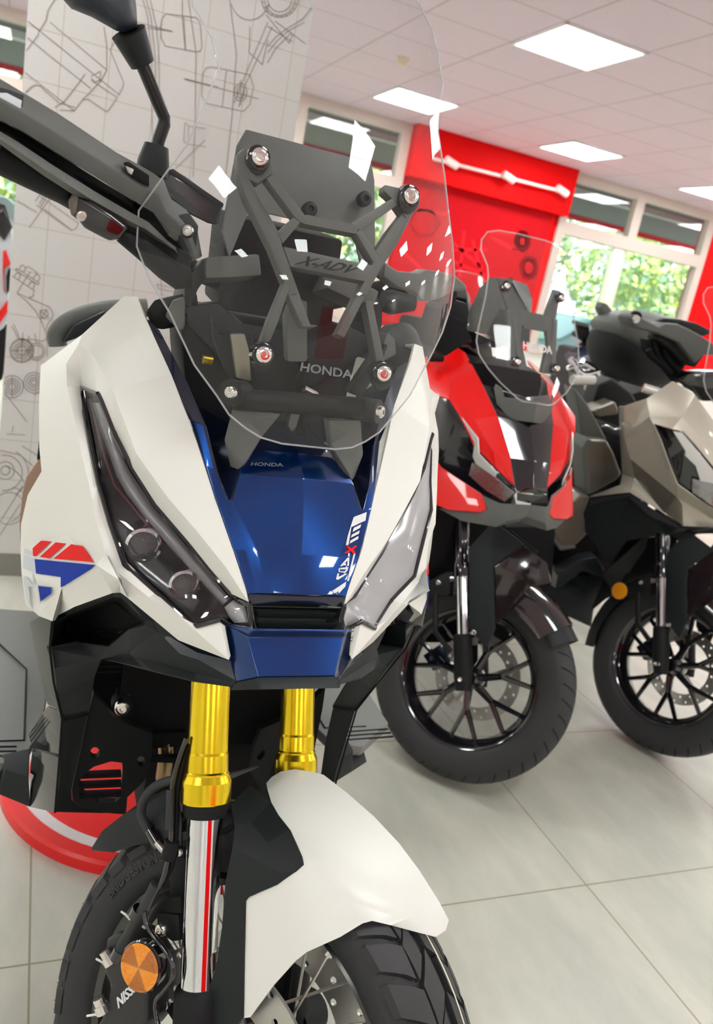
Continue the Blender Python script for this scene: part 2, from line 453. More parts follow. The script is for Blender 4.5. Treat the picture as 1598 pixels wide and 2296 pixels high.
D += [Z9((330, 440), (355, 400), (840, 710), (815, 750), (330, 440)), Z9((420, 410), (450, 340), (500, 335), (550, 390), (510, 480)), Z9((545, 400), (600, 360), (680, 410), (790, 480), (770, 530)), Z9((650, 480), (590, 560), (370, 920)), Z9((710, 610), (770, 530), (810, 530), (860, 600), (810, 690)),
      Z9((310, 570), (340, 510), (400, 490), (440, 540), (400, 640)), Z9((240, 590), (260, 560), (740, 880), (710, 930), (240, 600)), Z9((610, 770), (650, 700), (700, 690), (750, 730), (710, 840)), Z9((230, 640), (700, 960), (725, 970), (680, 1025), (640, 1000)), Z9((220, 725), (640, 1010), (640, 1045)), Z9((220, 800), (370, 930), (620, 1040), (1040, 1220), (1110, 1300), (1140, 1400), (1100, 1490), (1020, 1600), (985, 1740)),
      Z9((215, 860), (370, 940), (560, 1090), (760, 1310), (900, 1560), (980, 1780), (1010, 2000), (1015, 2290)), Z9((850, 1300), (1050, 1460)), Z9((1010, 1280), (880, 1480)), Z9((160, 1490), (290, 1600), (380, 1780), (420, 1920), (560, 1950), (650, 2030), (700, 2150)), Z9((155, 1530), (250, 1640), (340, 1800), (380, 1900)), Z9((150, 1720), (380, 1890)),
      Z9((490, 1780), (480, 2000)), Z9((620, 1850), (600, 1970)), Z9((745, 1800), (785, 2010)), Z9((630, 1920), (800, 1940), (900, 1970), (985, 1910))]
def circ(cx, cy, rx, ry=None, a0=0, a1=360, n=22):
    ry = ry or rx
    return [(cx + rx * math.cos(R(a0 + (a1 - a0) * k / n)), cy + ry * math.sin(R(a0 + (a1 - a0) * k / n))) for k in range(n + 1)]
D += [circ(98.5, 704, 9), circ(49, 786, 9), circ(49, 786, 13), circ(49, 786, 18), circ(49, 786, 24), circ(49, 786, 27), circ(82, 788, 14), circ(82, 788, 19), circ(27, 867, 8), circ(27, 867, 13), circ(27, 867, 18), circ(27, 867, 25), circ(76, 858, 6), circ(76, 858, 11), circ(76, 858, 17), circ(76, 858, 23),
      circ(12, 1055, 10), circ(12, 1055, 20), circ(10, 1060, 40), circ(8, 1060, 55, None, -60, 60), circ(-10, 1110, 70, None, -70, 60), circ(20, 1140, 36), circ(20, 1140, 48, None, -80, 40), [(49, 760), (49, 812)], [(25, 786), (75, 786)], [(27, 845), (27, 890)], [(4, 867), (50, 867)], [(0, 900), (75, 885), (90, 880)], [(0, 915), (90, 905)], [(10, 880), (60, 945)], [(5, 925), (55, 975), (15, 973)], [(0, 950), (85, 925)], [(30, 955), (27, 970)], [(0, 990), (50, 1000), (90, 1025)], [(0, 1010), (45, 1020), (80, 1050)], [(0, 1170), (50, 1090)], [(0, 1200), (45, 1130)], [(-5, 1060), (50, 1180)]]
# upper middle: gear and linkage at the column's top
G = lambda *p: [(600 + a / 3.551, b / 3.551) for a, b in p]
D += [circ(627, -5, 28, 32), circ(627, -5, 35, 40), circ(627, -5, 42, 44)] + [[(627 + 35 * math.cos(t / 22 * 2 * PI), -5 + 40 * math.sin(t / 22 * 2 * PI)), (627 + 42 * math.cos(t / 22 * 2 * PI + .08), -5 + 45 * math.sin(t / 22 * 2 * PI + .08))] for t in range(1, 12)]
D += [G((-10, 120), (170, 345), (200, 270)), G((0, 210), (190, 330)), G((60, 170), (300, 350)), G((130, 140), (330, 310)), G((350, 60), (280, 150), (150, 230), (60, 300), (0, 370)), G((355, 95), (290, 180), (160, 250), (70, 330), (0, 420)), G((345, 150), (180, 270), (60, 390), (0, 500)),
      [(462, 152), (455, 165), (452, 215), (462, 232), (545, 250), (560, 235), (568, 195), (560, 168), (475, 150), (462, 152)], [(413, 177), (580, 222)], [(507, 160), (498, 238)], circ(539, 207, 8, 14), circ(539, 207, 14, 20), [(539, 180), (539, 235)], [(515, 0), (530, 120), (520, 260), (505, 400)], [(600, 50), (545, 180), (525, 230)], [(610, 60), (550, 190), (535, 240)], [(560, 60), (558, 118), (588, 145), (600, 90)], circ(560, -10, 45, 55, 20, 160)]
inner = lambda u, v: aty(u, v, CY)
DD = []
for q in D:
    pts = [inner(*p) for p in q]
    run = []
    for p in pts:
        if CX0 + .004 < p.x < CX1 - .004: run.append(p)
        else:
            if len(run) > 1: DD.append(run)
            run = []
    if len(run) > 1: DD.append(run)
dr = lines2d('line_drawing', DD, lambda x, y, z: V((x, y, z)), .0028, m_draw, colm)
dr['label'] = 'grey line drawing of engine parts'
# lettering board lines above the second window etc. : red fascia with lamp rail
fas = box('red_fascia', (3.36, Y1 - .16, 2.36), (5.325, Y1 - .01, H - .002), m_redwall, smooth=False); struct(fas); fas.name = 'trim_3'
m_poster = mat('red_poster', (.55, .008, .014), .7, spec=.05); m_poster2 = mat('red_poster_print', (.74, .02, .03), .7, spec=.05)
po = box('poster', (3.40, Y1 - .035, .9), (5.20, Y1 - .012, 2.36), m_poster, smooth=False)
tag(po, 'red poster printed with faint machinery under the red fascia', 'poster')
pr = [circ(1171, 541, 9, 13), circ(1171, 541, 16, 22), circ(1185, 600, 13, 18), circ(1185, 600, 20, 26), circ(950, 500, 30), [(1100, 520), (1160, 525), (1150, 560), (1100, 530)], [(1010, 540), (1080, 600)], [(1020, 560), (1090, 560)], [(1000, 580), (1095, 620)], [(1040, 520), (1030, 620)], [(1060, 540), (1080, 620)], [(900, 560), (960, 620)], [(930, 470), (1000, 480)]]
lines2d('poster_print', [[aty(u, v, Y1 - .035) for u, v in q] for q in pr], lambda x, y, z: V((x, y, z)), .035, m_poster2, po)
m_lampw = mat('white_lamp_metal', (.85, .8, .78), .35)
lr = thing('rail_light', (4.5, Y1 - .2, 2.6), 'white rail with three small spotlights on the red fascia', 'rail light')
A = aty(972, 356, Y1 - .24); B = aty(1262, 430, Y1 - .24)
tube('rail', [A, B], .016, m_lampw, lr)
for k, t in enumerate((.12, .55, .98)):
    p = A.lerp(B, t)
    tube('spotlight', [p + V((-.07, -.03, .02)), p + V((.07, -.03, -.02))], .038, m_lampw, lr)
    tube('bracket', [p, p + V((0, .09, 0))], .012, m_lampw, lr)
# ceiling lights on the tile grid
m_em = mat('lit_diffuser', (1, 1, 1), .5, emit=((.95, 1., .985), 21.))
m_rim = mat('white_metal_rim', (.85, .82, .82), .4)
lamps = [(i, j) for j in range(-4, 2) for i in range(-4, 5) if j >= 0 or (i + j) % 2 == 1]
first = True
wh = {(0, 0): 'large square ceiling light panel at the top right of the ceiling', (0, 1): 'square ceiling light panel seen through the clear windscreen edge', (1, 1): 'square ceiling light panel above the red fascia wall', (2, 1): 'square ceiling light panel nearest the right window, cut by the right edge'}
L0 = None
for (i, j) in lamps:
    x = 2.638 + 1.8 * i; y = 4.407 + 2.4 * j
    if x < X0 or x + .6 > X1 or y < Y0: continue
    if L0 is None:
        L0 = thing('ceiling_light', (x + .3, y + .3, H - .02), '', 'ceiling light', 'square ceiling light panels')
        bx = lambda n, a, b, c, d, m: box(n, (x + a, y + b, H - .012), (x + c, y + d, H - .002), m, L0, smooth=False)
        box('diffuser', (x + .02, y + .02, H - .010), (x + .58, y + .58, H - .004), m_em, L0, smooth=False)
        bm = bmesh.new()
        prs = []
        for a, b_ in ((0, .02), (.58, .6)):
            prs += [(a, 0, b_, .6), (0, a, .6, b_)]
        vs = []; fs = []
        for a, b_, c, d in prs:
            k = len(vs); vs += [V((x + p, y + q, z)) for z in (H - .016, H - .002) for p, q in ((a, b_), (c, b_), (c, d), (a, d))]
            fs += [[k, k + 1, k + 2, k + 3], [k + 7, k + 6, k + 5, k + 4]] + [[k + s, k + (s + 1) % 4, k + 4 + (s + 1) % 4, k + 4 + s] for s in range(4)]
        bm.free(); mesh('frame', vs, fs, m_rim, L0, orient=None, smooth=False)
        o = L0
    else:
        o = L0.copy(); COL.objects.link(o); o.location = (x + .3, y + .3, H - .02)
        for c in L0.children:
            d = c.copy(); COL.objects.link(d); d.parent = o
    o['label'] = wh.get((i, j), 'square ceiling light panel out of view behind the photographer')
# smoke detector
sd = lathe('smoke_detector', aty(905, 130, 1).lerp(aty(905, 130, 1), 0) if False else atz(903, 131, H - .001), (0, 0, -1), [(0, 0), (0, .05), (.03, .045), (.05, .03), (.05, 0)], mat('cream_plastic', (.75, .62, .45), .5))
tag(sd, 'small round cream detector on the ceiling behind the windscreen', 'smoke detector')
# ------------------------------------------------------------------ outside
m_grass = mat('outside_ground', (.30, .34, .28), .9)
og = box('outside_ground', (-14, Y1 + .2, -.3), (34, 40, -.02), m_grass, smooth=False); struct(og); og.name = 'floor_outside'
m_soff = mat('canopy_soffit', (.23, .21, .20), .8)
can = struct(box('ceiling_canopy', (-12, Y1 + .2, 2.93), (25, 11.6, 3.1), m_soff, smooth=False))
struct(box('trim_4', (-12, 11.5, 2.86), (25, 11.62, 3.14), m_redwall, smooth=False))
m_whitestrip = mat('white_soffit_streak', (.8, .8, .8), .5)
struct(box('trim_5', (-12, 9.35, 2.86), (25, 9.5, 2.93), m_whitestrip, smooth=False))  # bright streak of soffit light, put in as a plain white strip
m_bark = mat('bark', (.40, .37, .26), .9, bump=(30, .6, .01))
def leafm(name, c):
    m = mat(name, c, .6); b = m.node_tree.nodes['Principled BSDF']
    b.inputs['Subsurface Weight'].default_value = 0
    return m
m_leaf = [leafm('leaf_yellow_green', (.58, .66, .20)), leafm('leaf_green', (.33, .50, .22)), leafm('leaf_blue_green', (.30, .48, .36))]
def crown_mesh(n, rx, rz, seed):
    rnd = random.Random(seed); bm = bmesh.new()
    for _ in range(n):
        while True:
            p = V((rnd.uniform(-1, 1), rnd.uniform(-1, 1), rnd.uniform(-1, 1)))
            if .25 < p.length < 1 and rnd.random() < .35 + .65 * (math.sin(p.x * 5 + seed) * math.sin(p.z * 6 + seed * 2) > -.25): break
        p = V((p.x * rx, p.y * rx, p.z * rz)); s = rnd.uniform(.05, .16)
        a = V((rnd.uniform(-1, 1), rnd.uniform(-1, 1), rnd.uniform(-1, 1))).normalized(); b, c = a.orthogonal().normalized(), None
        c = a.cross(b)
        v = [bm.verts.new(p + q) for q in (b * s, c * s * .6, -b * s, -c * s * .6, a * s * .15)]
        f1 = bm.faces.new([v[0], v[1], v[4]]); f2 = bm.faces.new([v[1], v[2], v[4]]); f3 = bm.faces.new([v[2], v[3], v[4]]); f4 = bm.faces.new([v[3], v[0], v[4]])
        k = rnd.choice((0, 0, 1, 1, 2))
        for f in (f1, f2, f3, f4): f.material_index = k
    me = bpy.data.meshes.new('crown'); bm.to_mesh(me); bm.free()
    for k in m_leaf: me.materials.append(k)
    return me
crowns = [crown_mesh(3600, 1.9, 1.8, 3), crown_mesh(3600, 1.7, 2.1, 8)]
tpos = [(10.75, 14.0, 5.6, 1.05), (8.9, 17.0, 2.5, 1.0), (16.2, 17.6, 2.8, 1.15), (11.6, 20.0, 4.2, 1.3), (18.8, 22.5, 3.2, 1.4), (7.2, 17.0, 2.5, 1.1), (-1.0, 16.6, 2.2, 1.2), (-3.2, 17.0, 2.9, 1.4), (3.6, 16.6, 2.4, 1.2)]
for k, (x, y, z, s) in enumerate(tpos):
    t = thing('tree', (x, y, 0), ['tree with a thick bare trunk beyond the right window', 'leafy yellow green tree beyond the right window, left of the trunk', 'leafy tree beyond the right window, right of the trunk', 'tall tree in the back row beyond the right window', 'far tree at the right edge of the window view', 'tree beyond the red wall, hidden but for its edge', 'tree beyond the far left window', 'rear tree beyond the far left window', 'tree seen through the middle window'][k], 'tree', 'trees beyond the windows')
    me = crowns[k % 2]
    c = bpy.data.objects.new('crown', me); COL.objects.link(c); c.parent = t; c.location = (0, 0, z); c.scale = (s, s, s); c.rotation_euler = (0, 0, k * 1.3)
    tube('trunk', [(x, y, -.05), (x + .05, y, 1.2), (x + .02, y, z), (x, y, z + 1.5)], [.19 if k == 0 else .12, .17 if k == 0 else .1, .14 if k == 0 else .08, .05], m_bark, t, n=10)
# parked cars outside (far and blurred)
def car(x, y, rz, body, label):
    t = thing('car', (x, y, 0), label, 'car', 'cars parked outside')
    m_g = M['gloss']
    prof = [(-2.1, .35), (-2.15, .7), (-1.9, .92), (-1.2, 1.0), (-.6, 1.42), (.7, 1.45), (1.4, 1.0), (2.05, .88), (2.15, .5), (2.1, .3)]
    T = Matrix.Translation((x, y, 0)) @ Matrix.Rotation(rz, 4, 'Z')
    prism('body', [T @ V((a, -.85, b)) for a, b in prof], (T.to_3x3() @ V((0, 1.7, 0))), body, t, bevel=.06, seg=3)
    g = [(-1.05, 1.02), (-.55, 1.38), (.65, 1.4), (1.2, 1.02)]
    prism('side_glass', [T @ V((a, -.86, b)) for a, b in g], (T.to_3x3() @ V((0, 1.72, 0))), M['pale'], t, bevel=.02)
    for sx in (-1.35, 1.35):
        for sy in (-.87, .67):
            w_ = lathe('wheel', T @ V((sx, sy, .31)), T.to_3x3() @ V((0, 1, 0)), [(0, 0), (0, .2), (0, .3), (.2, .3), (.2, 0)], M['rubber'], t, n=20)
    return t
car(9.4, 12.6, .1, mat('teal_car_paint', (.10, .42, .42), .3, coat=1), 'teal car parked beyond the right window')
car(14.4, 12.9, .05, mat('white_car_paint', (.8, .8, .8), .3, coat=1), 'white car parked beyond the right window')
car(-1.2, 12.4, .1, mat('pale_car_paint', (.6, .7, .72), .3, coat=1), 'pale car parked beyond the far left window')
# ------------------------------------------------------------------ daylight
w = bpy.data.worlds.new('world'); SC.world = w; w.use_nodes = True
bg = w.node_tree.nodes['Background']; bg.inputs[0].default_value = (.86, .94, 1.0, 1); bg.inputs[1].default_value = 2.6
sl = bpy.data.lights.new('sun', 'SUN'); sl.energy = 11; sl.angle = .02; sl.color = (1, .96, .88)
so = bpy.data.objects.new('sun', sl); COL.objects.link(so); so.rotation_euler = (R(42), 0, R(-25)); so.location = (0, -10, 10)
SC.view_settings.view_transform = 'Standard'; SC.view_settings.look = 'None'; SC.view_settings.gamma = 1; SC.view_settings.use_curve_mapping = False
SC.view_settings.exposure = 0.25
# ------------------------------------------------------------------ the white and blue scooter in front
PX = .278
bike = thing('motor_scooter', (PX, 1.2, 0), 'white and blue motor scooter filling the front, with gold forks and a tall clear windscreen', 'motor scooter')
def B(u, v, w): return atx(u, v, PX - w) if w < .5 else aty(u, v, w)
def W3(l, y, z): return V((PX - l, y, z))
def deeper(P, d): return P + (P - O).normalized() * d
def twin(o, px=None, parent=None):
    px = PX if px is None else px
    me = o.data.copy(); b = ORG[o.name]
    me.transform(Matrix.Translation((2 * (px - b.x), 0, 0)) @ Matrix.Scale(-1, 4, (1, 0, 0)))
    me.flip_normals()
    c = bpy.data.objects.new(o.name.split('.')[0], me); COL.objects.link(c); c.parent = parent or o.parent; ORG[c.name] = b
    if 'label' in o.keys(): c['label'] = o['label']
    return c
def panel(name, P, F, m, parent, solid=.003, bevel=.003, both=True, **kw):
    Q = {k: (B(*v) if isinstance(v, tuple) else v) for k, v in P.items()}
    vs, fs = named(Q, F)
    o = mesh(name, vs, fs, m, parent, solid=solid, bevel=bevel, **kw)
    return (o, twin(o)) if both else o
# --- white fairing, one shell each side
FP = dict(i0=(308, 665, .174), i1=(324, 708, .166), i2=(384, 840, .136), i3=(440, 988, .110), i4=(480, 1112, .091), i5=(516, 1215, .075), i6=(551, 1318, .057), i8=(557, 1350, .054),
    p0=(278, 664, .188), c0=(184, 750, .226), c1=(202, 784, .218), c2=(252, 872, .195), c3=(306, 1018, .169), c4=(378, 1118, .136), c5=(440, 1189, .109), c6=(505, 1270, .079),
    h0=(184, 868, .222), h1=(220, 884, .208), h2=(228, 900, .204), h3=(260, 980, .188), h4=(296, 1052, .170), h5=(348, 1133, .145), h6=(420, 1217, .113), h7=(513, 1329, .071),
    d0=(175, 773, .231), d1=(148, 816, .241), d2=(150, 865, .239), d3=(184, 1023, .220), d4=(207, 1120, .208), d5=(216, 1170, .202), d6=(236, 1238, .192), d7=(256, 1278, .182), d8=(333, 1339, .148), d9=(400, 1380, .120),
    o1=(190, 925, .219), o2=(206, 1010, .210), o3=(222, 1085, .202), o4=(248, 1175, .188), o5=(280, 1265, .172), o6=(350, 1329, .139), o7=(420, 1393, .109), b0=(442, 1403, .101), b1=(493, 1389, .080), b2=(503, 1399, .074),
    T=(513, 1480, .069), t2=(517, 1470, .067),
    s0=(91, 820, 1.03), s1=(87, 910, .985), s2=(88, 1005, .962), s3=(93, 1057, .945), s4=(62, 1110, .962), s5=(47, 1175, .962), s6=(46, 1230, .955), s7=(48, 1285, .940), s8=(57, 1355, .918), s9=(88, 1382, .902),
    k1=(133, 1080, .915), k2=(165, 1078, .893), e1=(216, 1267, .199), e2=(139, 1316, .862), e3=(95, 1368, .898), k3=(150, 1200, .893),
    v0=(117, 1393, .236), v1=(126, 1382, .231), v2=(166, 1361, .216), v3=(252, 1330, .179), v4=(270, 1329, .172), v5=(285, 1340, .167), v6=(400, 1436, .114), f=(267, 1300, .180))
FF = ['i0 p0 c0 c1 c2 i2 i1', 'i2 c2 c3 i3', 'i3 c3 c4 i4', 'i4 c4 c5 i5', 'i5 c5 c6 i6', 'i6 c6 i8',
    'c6 h7 i8', 'c5 h6 h7 c6', 'c4 h5 h6 c5', 'c3 h4 h5 c4', 'c2 h3 h4 c3', 'c1 h1 h2 h3 c2', 'c0 d0 c1', 'c1 d0 h0 h1', 'd0 d1 d2 h0', 'h0 d2 d3 o2 o1', 'o2 d3 d4 o3', 'o3 d4 d5 o4', 'o4 d5 d6 d7 o5',
    'o5 d7 d8 o6', 'o6 d8 d9 o7', 'o7 d9 b0', 'b0 d9 T b1', 'b1 T t2 b2', 'd8 v5 v6 d9', 'd9 v6 T', 'd7 f v4 v5 d8', 'f e1 v3 v4', 'd7 d6 e1 f',
    'c0 s0 d1 d0', 's0 s1 d2 d1', 's1 s2 k2 d3 d2', 's2 s3 k1 k2', 's3 s4 s5 k1', 'k2 k3 e1 d6 d5 d4 d3', 'k1 s5 s6 k3', 'k1 k3 k2', 'k3 s6 s7 e2 e1', 's7 s8 e3 e2', 's8 s9 v0 e3', 'e3 v0 v1 v2 e2', 'e2 v2 v3 e1']
Q = {k: B(*v) for k, v in FP.items()}
for k in ('i0', 'p0', 'c0', 's0', 's1', 's2', 's3', 's4', 's5', 's6', 's7', 's8', 's9'):
    P = Q[k]
    if k in ('s7', 's8', 's9'): Q['r' + k] = P + V((.015, .05, .03)); continue
    Q['r' + k] = V((P.x + (.03 if k[0] == 's' else .045 if k[0] == 'c' else .03), P.y + .16, P.z - (.03 if k[0] != 's' else .0)))
rs = ['i0', 'p0', 'c0', 's0', 's1', 's2', 's3', 's4', 's5', 's6', 's7', 's8', 's9']
FF += ['%s %s r%s r%s' % (a, b, b, a) for a, b in zip(rs[:-1], rs[1:])]
vs, fs = named(Q, FF)
fair = mesh('side_fairing', vs, fs, M['white'], bike, solid=.0035, bevel=.010, seg=4, bang=13, ang=60)
twin(fair)
# decals on the right-hand fairing
Y4 = lambda *p: [(40 + a / 4.439, 1080 + b / 4.439) for a, b in p]
DL = dict(lift=.0018)
d_r = decal('red_sticker', fair, [Y4((160, 665), (245, 585), (345, 597), (190, 745), (165, 742)), Y4((390, 605), (492, 618), (325, 765), (232, 750)), Y4((545, 623), (660, 640), (775, 803), (368, 768))], M['reddecal'], bike, **DL)
d_r['label'] = 'red striped sticker'; twin(d_r)
d_b = decal('blue_sticker', fair, [Y4((180, 772), (785, 832), (440, 1050), (440, 950), (195, 915)), Y4((215, 1035), (345, 1050), (345, 1110), (240, 1190))], M['bluedecal'], bike, **DL)
d_b['label'] = 'blue sticker with cut out letters'; twin(d_b)
decal('pale_sticker', fair, [Y4((62, 722), (175, 770), (190, 915), (55, 862)), Y4((70, 660), (160, 695), (165, 740), (66, 710)), Y4((60, 940), (90, 945), (150, 1020), (185, 1020), (185, 1045), (110, 1040), (125, 1130), (120, 1180), (180, 1300), (160, 1300), (95, 1170), (75, 1050)), Y4((150, 915), (165, 920), (175, 1010), (160, 1010)), Y4((180, 1010), (215, 1040), (240, 1195), (225, 1215))], M['pale'], bike)
# --- headlight, both sides
HI = [(220, 884, .208), (228, 900, .204), (260, 980, .188), (296, 1052, .170), (348, 1133, .145), (420, 1217, .113), (470, 1278, .090), (513, 1329, .071), (530, 1342, .062), (545, 1350, .057), (559, 1357, .053), (564, 1385, .050)]
HO = [(184, 868, .222), (190, 925, .219), (206, 1010, .210), (222, 1085, .202), (248, 1175, .188), (280, 1265, .172), (350, 1329, .139), (420, 1393, .109), (442, 1403, .101), (493, 1389, .080), (517, 1405, .066), (567, 1413, .050)]
rows = []
for a, b in zip(HI, HO):
    A, Bq = B(*a), B(*b)
    L = (A - Bq).length
    rows.append([A.lerp(Bq, t) + V((-.2, -1, .1)).normalized() * (-.0025 + .10 * L * 4 * t * (1 - t) * .5) for t in (0, .15, .35, .5, .65, .85, 1)])
lens = grid('headlight_lens', rows, M['lens'], bike, solid=.0025, ang=60)
# bucket behind it
rb = []
for a, b in zip(HI, HO):
    A, Bq = B(*a), B(*b); c = (A + Bq) / 2
    bk = V((.15, 1, 0)).normalized()
    rb.append([A, deeper(A.lerp(c, .05), .008), deeper(A.lerp(c, .12), .045), deeper(c, .055), deeper(Bq.lerp(c, .12), .045), deeper(Bq.lerp(c, .05), .008), Bq])
m_bucket = mat('headlight_bucket', (.020, .022, .026), .18, coat=.6)
bk = grid('headlight_housing', rb, m_bucket, bike, solid=.002, ang=50)
outl = [B(*p) for p in HI] + [B(*p) for p in HO[::-1]]
seal = tube('headlight_seal', outl + [outl[0]], .0032, M['gloss'], bike, n=8)
lt = bvh_of(lens)
def behind(tree, d):
    def fn(u, v):
        r = ray(u, v).normalized(); h = tree.ray_cast(O, r)
        return None if h[0] is None else h[0] + r * d
    return fn
def strip(name, LA, LB, m, parent, tree, d, depth=.006, **kw):
    f = behind(tree, d); rows = []
    for a, b in zip(LA, LB):
        A = f(*a); Bq = f(*b)
        if A is None or Bq is None: continue
        rows.append([A, deeper(A.lerp(Bq, .15), -.003), deeper(A.lerp(Bq, .5), -.0045), deeper(A.lerp(Bq, .85), -.003), Bq])
    return grid(name, rows, m, parent, solid=.003, ang=50, **kw)
drl = strip('light_guide', [(206, 903), (222, 955), (240, 1008), (261, 1068), (283, 1107), (316, 1150), (372, 1217), (440, 1292), (498, 1357)], [(226, 903), (247, 955), (264, 995), (287, 1042), (312, 1082), (345, 1134), (414, 1216), (470, 1283), (518, 1340)], M['silver'], bike, lt, .012)
end = strip('light_guide', [(503, 1362), (515, 1385), (525, 1397)], [(523, 1345), (548, 1358), (556, 1395)], M['lightbar'], bike, lt, .010)
rodA = tube('light_strip', [behind(lt, .013)(u, v) for u, v in ((200, 895), (215, 950), (236, 1030), (258, 1090), (300, 1140), (345, 1195))], .0018, mat('dark_red_trim', (.10, .01, .015), .3, coat=1), bike, n=8)
fb = behind(lt, .020)
parts = [drl, end, rodA]
for (u, v, r_) in ((322, 1215, .0155), (413, 1303, .0135)):
    p = fb(u, v); ax = (V((-.12, -1, .02))).normalized()
    pj = lathe('projector', p, ax, [(-.02, 0), (-.02, r_ * 1.25), (.012, r_ * 1.25), (.014, r_ * 1.05), (.004, r_ * 1.0), (.004, 0)], M['chrome'], bike, n=28)
    ln = lathe('projector_lens', p + ax * .004, ax, [(0, r_ * .98), (.006, r_ * .85), (.010, r_ * .5), (.0115, 0)], M['smoke'], bike, n=28)
    parts += [pj, ln]
sb = mesh('headlight_bezel', [deeper(B(*q), .016) for q in ((285, 1215, .172), (310, 1195, .160), (360, 1240, .134), (450, 1345, .095), (430, 1375, .103), (310, 1285, .158))], [[0, 1, 2, 3, 4, 5]], m_bucket, bike, solid=.004, bevel=.002)
parts.append(sb)
for p in [lens, bk, seal] + parts: twin(p)
fl = twin(lens); fl.name = 'protective_film'; fl.data.materials[0] = M['film']; fl.data.transform(Matrix.Translation((.0008, -.0025, 0))); fl['label'] = 'wrinkled clear film on the headlight'
# --- blue hood with its two channels
A_ = [(.055, .7365, .897), (.040, .735, .897), (.028, .734, .897), (.014, .733, .897)]
hr = {
 'A': [B(556, 1332, .055), W3(.044, .735, .8972), W3(.034, .7335, .8975), W3(.018, .7325, .898), W3(0, .732, .898)],
 'B': [B(524, 1235, .071), W3(.060, .757, .9355), W3(.046, .7535, .936), W3(.024, .7515, .9365), W3(0, .7505, .937)],
 'C': [B(481, 1112, .091), W3(.0775, .786, .981), W3(.0755, .7855, .9815), W3(.0735, .785, .982), W3(0, .770, .987)],
 'D': [B(460, 1045, .100), W3(.088, .806, 1.004), W3(.079, .826, .996), W3(.066, .800, 1.006), W3(0, .783, 1.012)],
 'E': [B(424, 940, .115), W3(.100, .842, 1.046), W3(.085, .885, 1.025), W3(.058, .832, 1.026), W3(0, .815, 1.032)],
 'F': [B(388, 850, .134), W3(.118, .878, 1.082), W3(.092, .93, 1.05), W3(.052, .900, 1.034), W3(0, .885, 1.038)],
 'G': [B(332, 716, .162), W3(.148, .925, 1.130), W3(.105, .985, 1.06), W3(.05, .96, 1.036), W3(0, .955, 1.038)]}
def mr(P): return V((2 * PX - P.x, P.y, P.z))
def hood_obj(name, sel, m, **kw):
    vs = []; ix = {}; fs = []
    def vi(r_, c, s):
        if c == 4: s = 0
        k = (r_, c, s)
        if k not in ix: ix[k] = len(vs); vs.append(hr[r_][c] if s == 0 else mr(hr[r_][c]))
        return ix[k]
    ks = 'ABCDEFG'
    for i, c in sel:
        for s in (0, 1):
            fs.append([vi(ks[i], c, s), vi(ks[i], c + 1, s), vi(ks[i + 1], c + 1, s), vi(ks[i + 1], c, s)])
    return mesh(name, vs, fs, m, bike, solid=.003, **kw)
hood = hood_obj('hood', [(0, 0), (0, 1), (0, 2), (0, 3), (1, 0), (1, 1), (1, 2), (1, 3), (2, 3), (3, 3), (4, 3), (5, 3), (2, 0), (3, 0)], M['blue'], bevel=.004, seg=3, bang=8, ang=60)
hood_obj('hood_channel', [(2, 1), (2, 2), (3, 1), (3, 2), (4, 1), (4, 2), (5, 1), (5, 2)], M['navy'], ang=60)
for s_ in (0, 1):
    q_ = [[hr[k][c] if s_ == 0 else mr(hr[k][c]) for c in (0, 1)] for k in 'EFG']
    grid('hood_upper_edge', q_, M['navy'], bike, solid=.003, ang=60)
# hood front lip
P = dict(a=(556, 1332, .055), b=(665, 1341, 0.0), c=(560, 1357, .052), d=(665, 1368, 0.0))
Q = {k: B(*v) for k, v in P.items()}; Q['b'] = W3(0, .7315, .897); Q['d'] = W3(0, .737, .886); Q['a2'] = mr(Q['a']); Q['c2'] = mr(Q['c'])
vs, fs = named(Q, ['a b d c', 'a2 b d c2']); mesh('hood_lip', vs, fs, M['navy'], bike, solid=.003, bevel=.001)
# white stripe lettering on the hood, camera-right side (zoom 3.015 from 480, 950)
H4 = lambda *p: [(480 + a / 3.015, 950 + b / 3.015) for a, b in p]
decal('stripe_sticker', hood, [H4((940, 632), (1028, 598), (1020, 655), (945, 690), (925, 700), (905, 820), (886, 822), (900, 760)), H4((940, 705), (1008, 672), (1000, 695), (932, 733)), H4((928, 750), (1000, 712), (990, 737), (920, 772)), H4((918, 790), (985, 752), (978, 775), (912, 812)),
    H4((940, 880), (952, 880), (908, 1062), (895, 1065)), H4((795, 1130), (890, 1068), (885, 1100), (825, 1165), (785, 1165))], M['whitedecal'], bike)
decal('cross_sticker', hood, [H4((886, 826), (905, 828), (925, 843), (950, 825), (963, 828), (938, 851), (955, 880), (935, 880), (920, 862), (893, 877), (874, 875), (908, 852))], M['reddecal'], bike)
decal('letter_sticker', hood, [H4((903, 875), (914, 875), (912, 900), (902, 900)),
    H4((848, 962), (898, 905), (912, 905), (908, 962), (895, 962), (899, 925), (880, 945), (888, 945), (888, 957), (868, 957), (862, 964)),
    H4((845, 975), (905, 970), (900, 990), (885, 1008), (848, 1004), (845, 998), (880, 998), (890, 983), (855, 986)), H4((838, 980), (848, 972), (846, 1003), (838, 1000)),
    H4((830, 1012), (842, 1012), (838, 1035), (885, 1013), (896, 1016), (835, 1055), (820, 1052))], M['whitedecal'], bike)
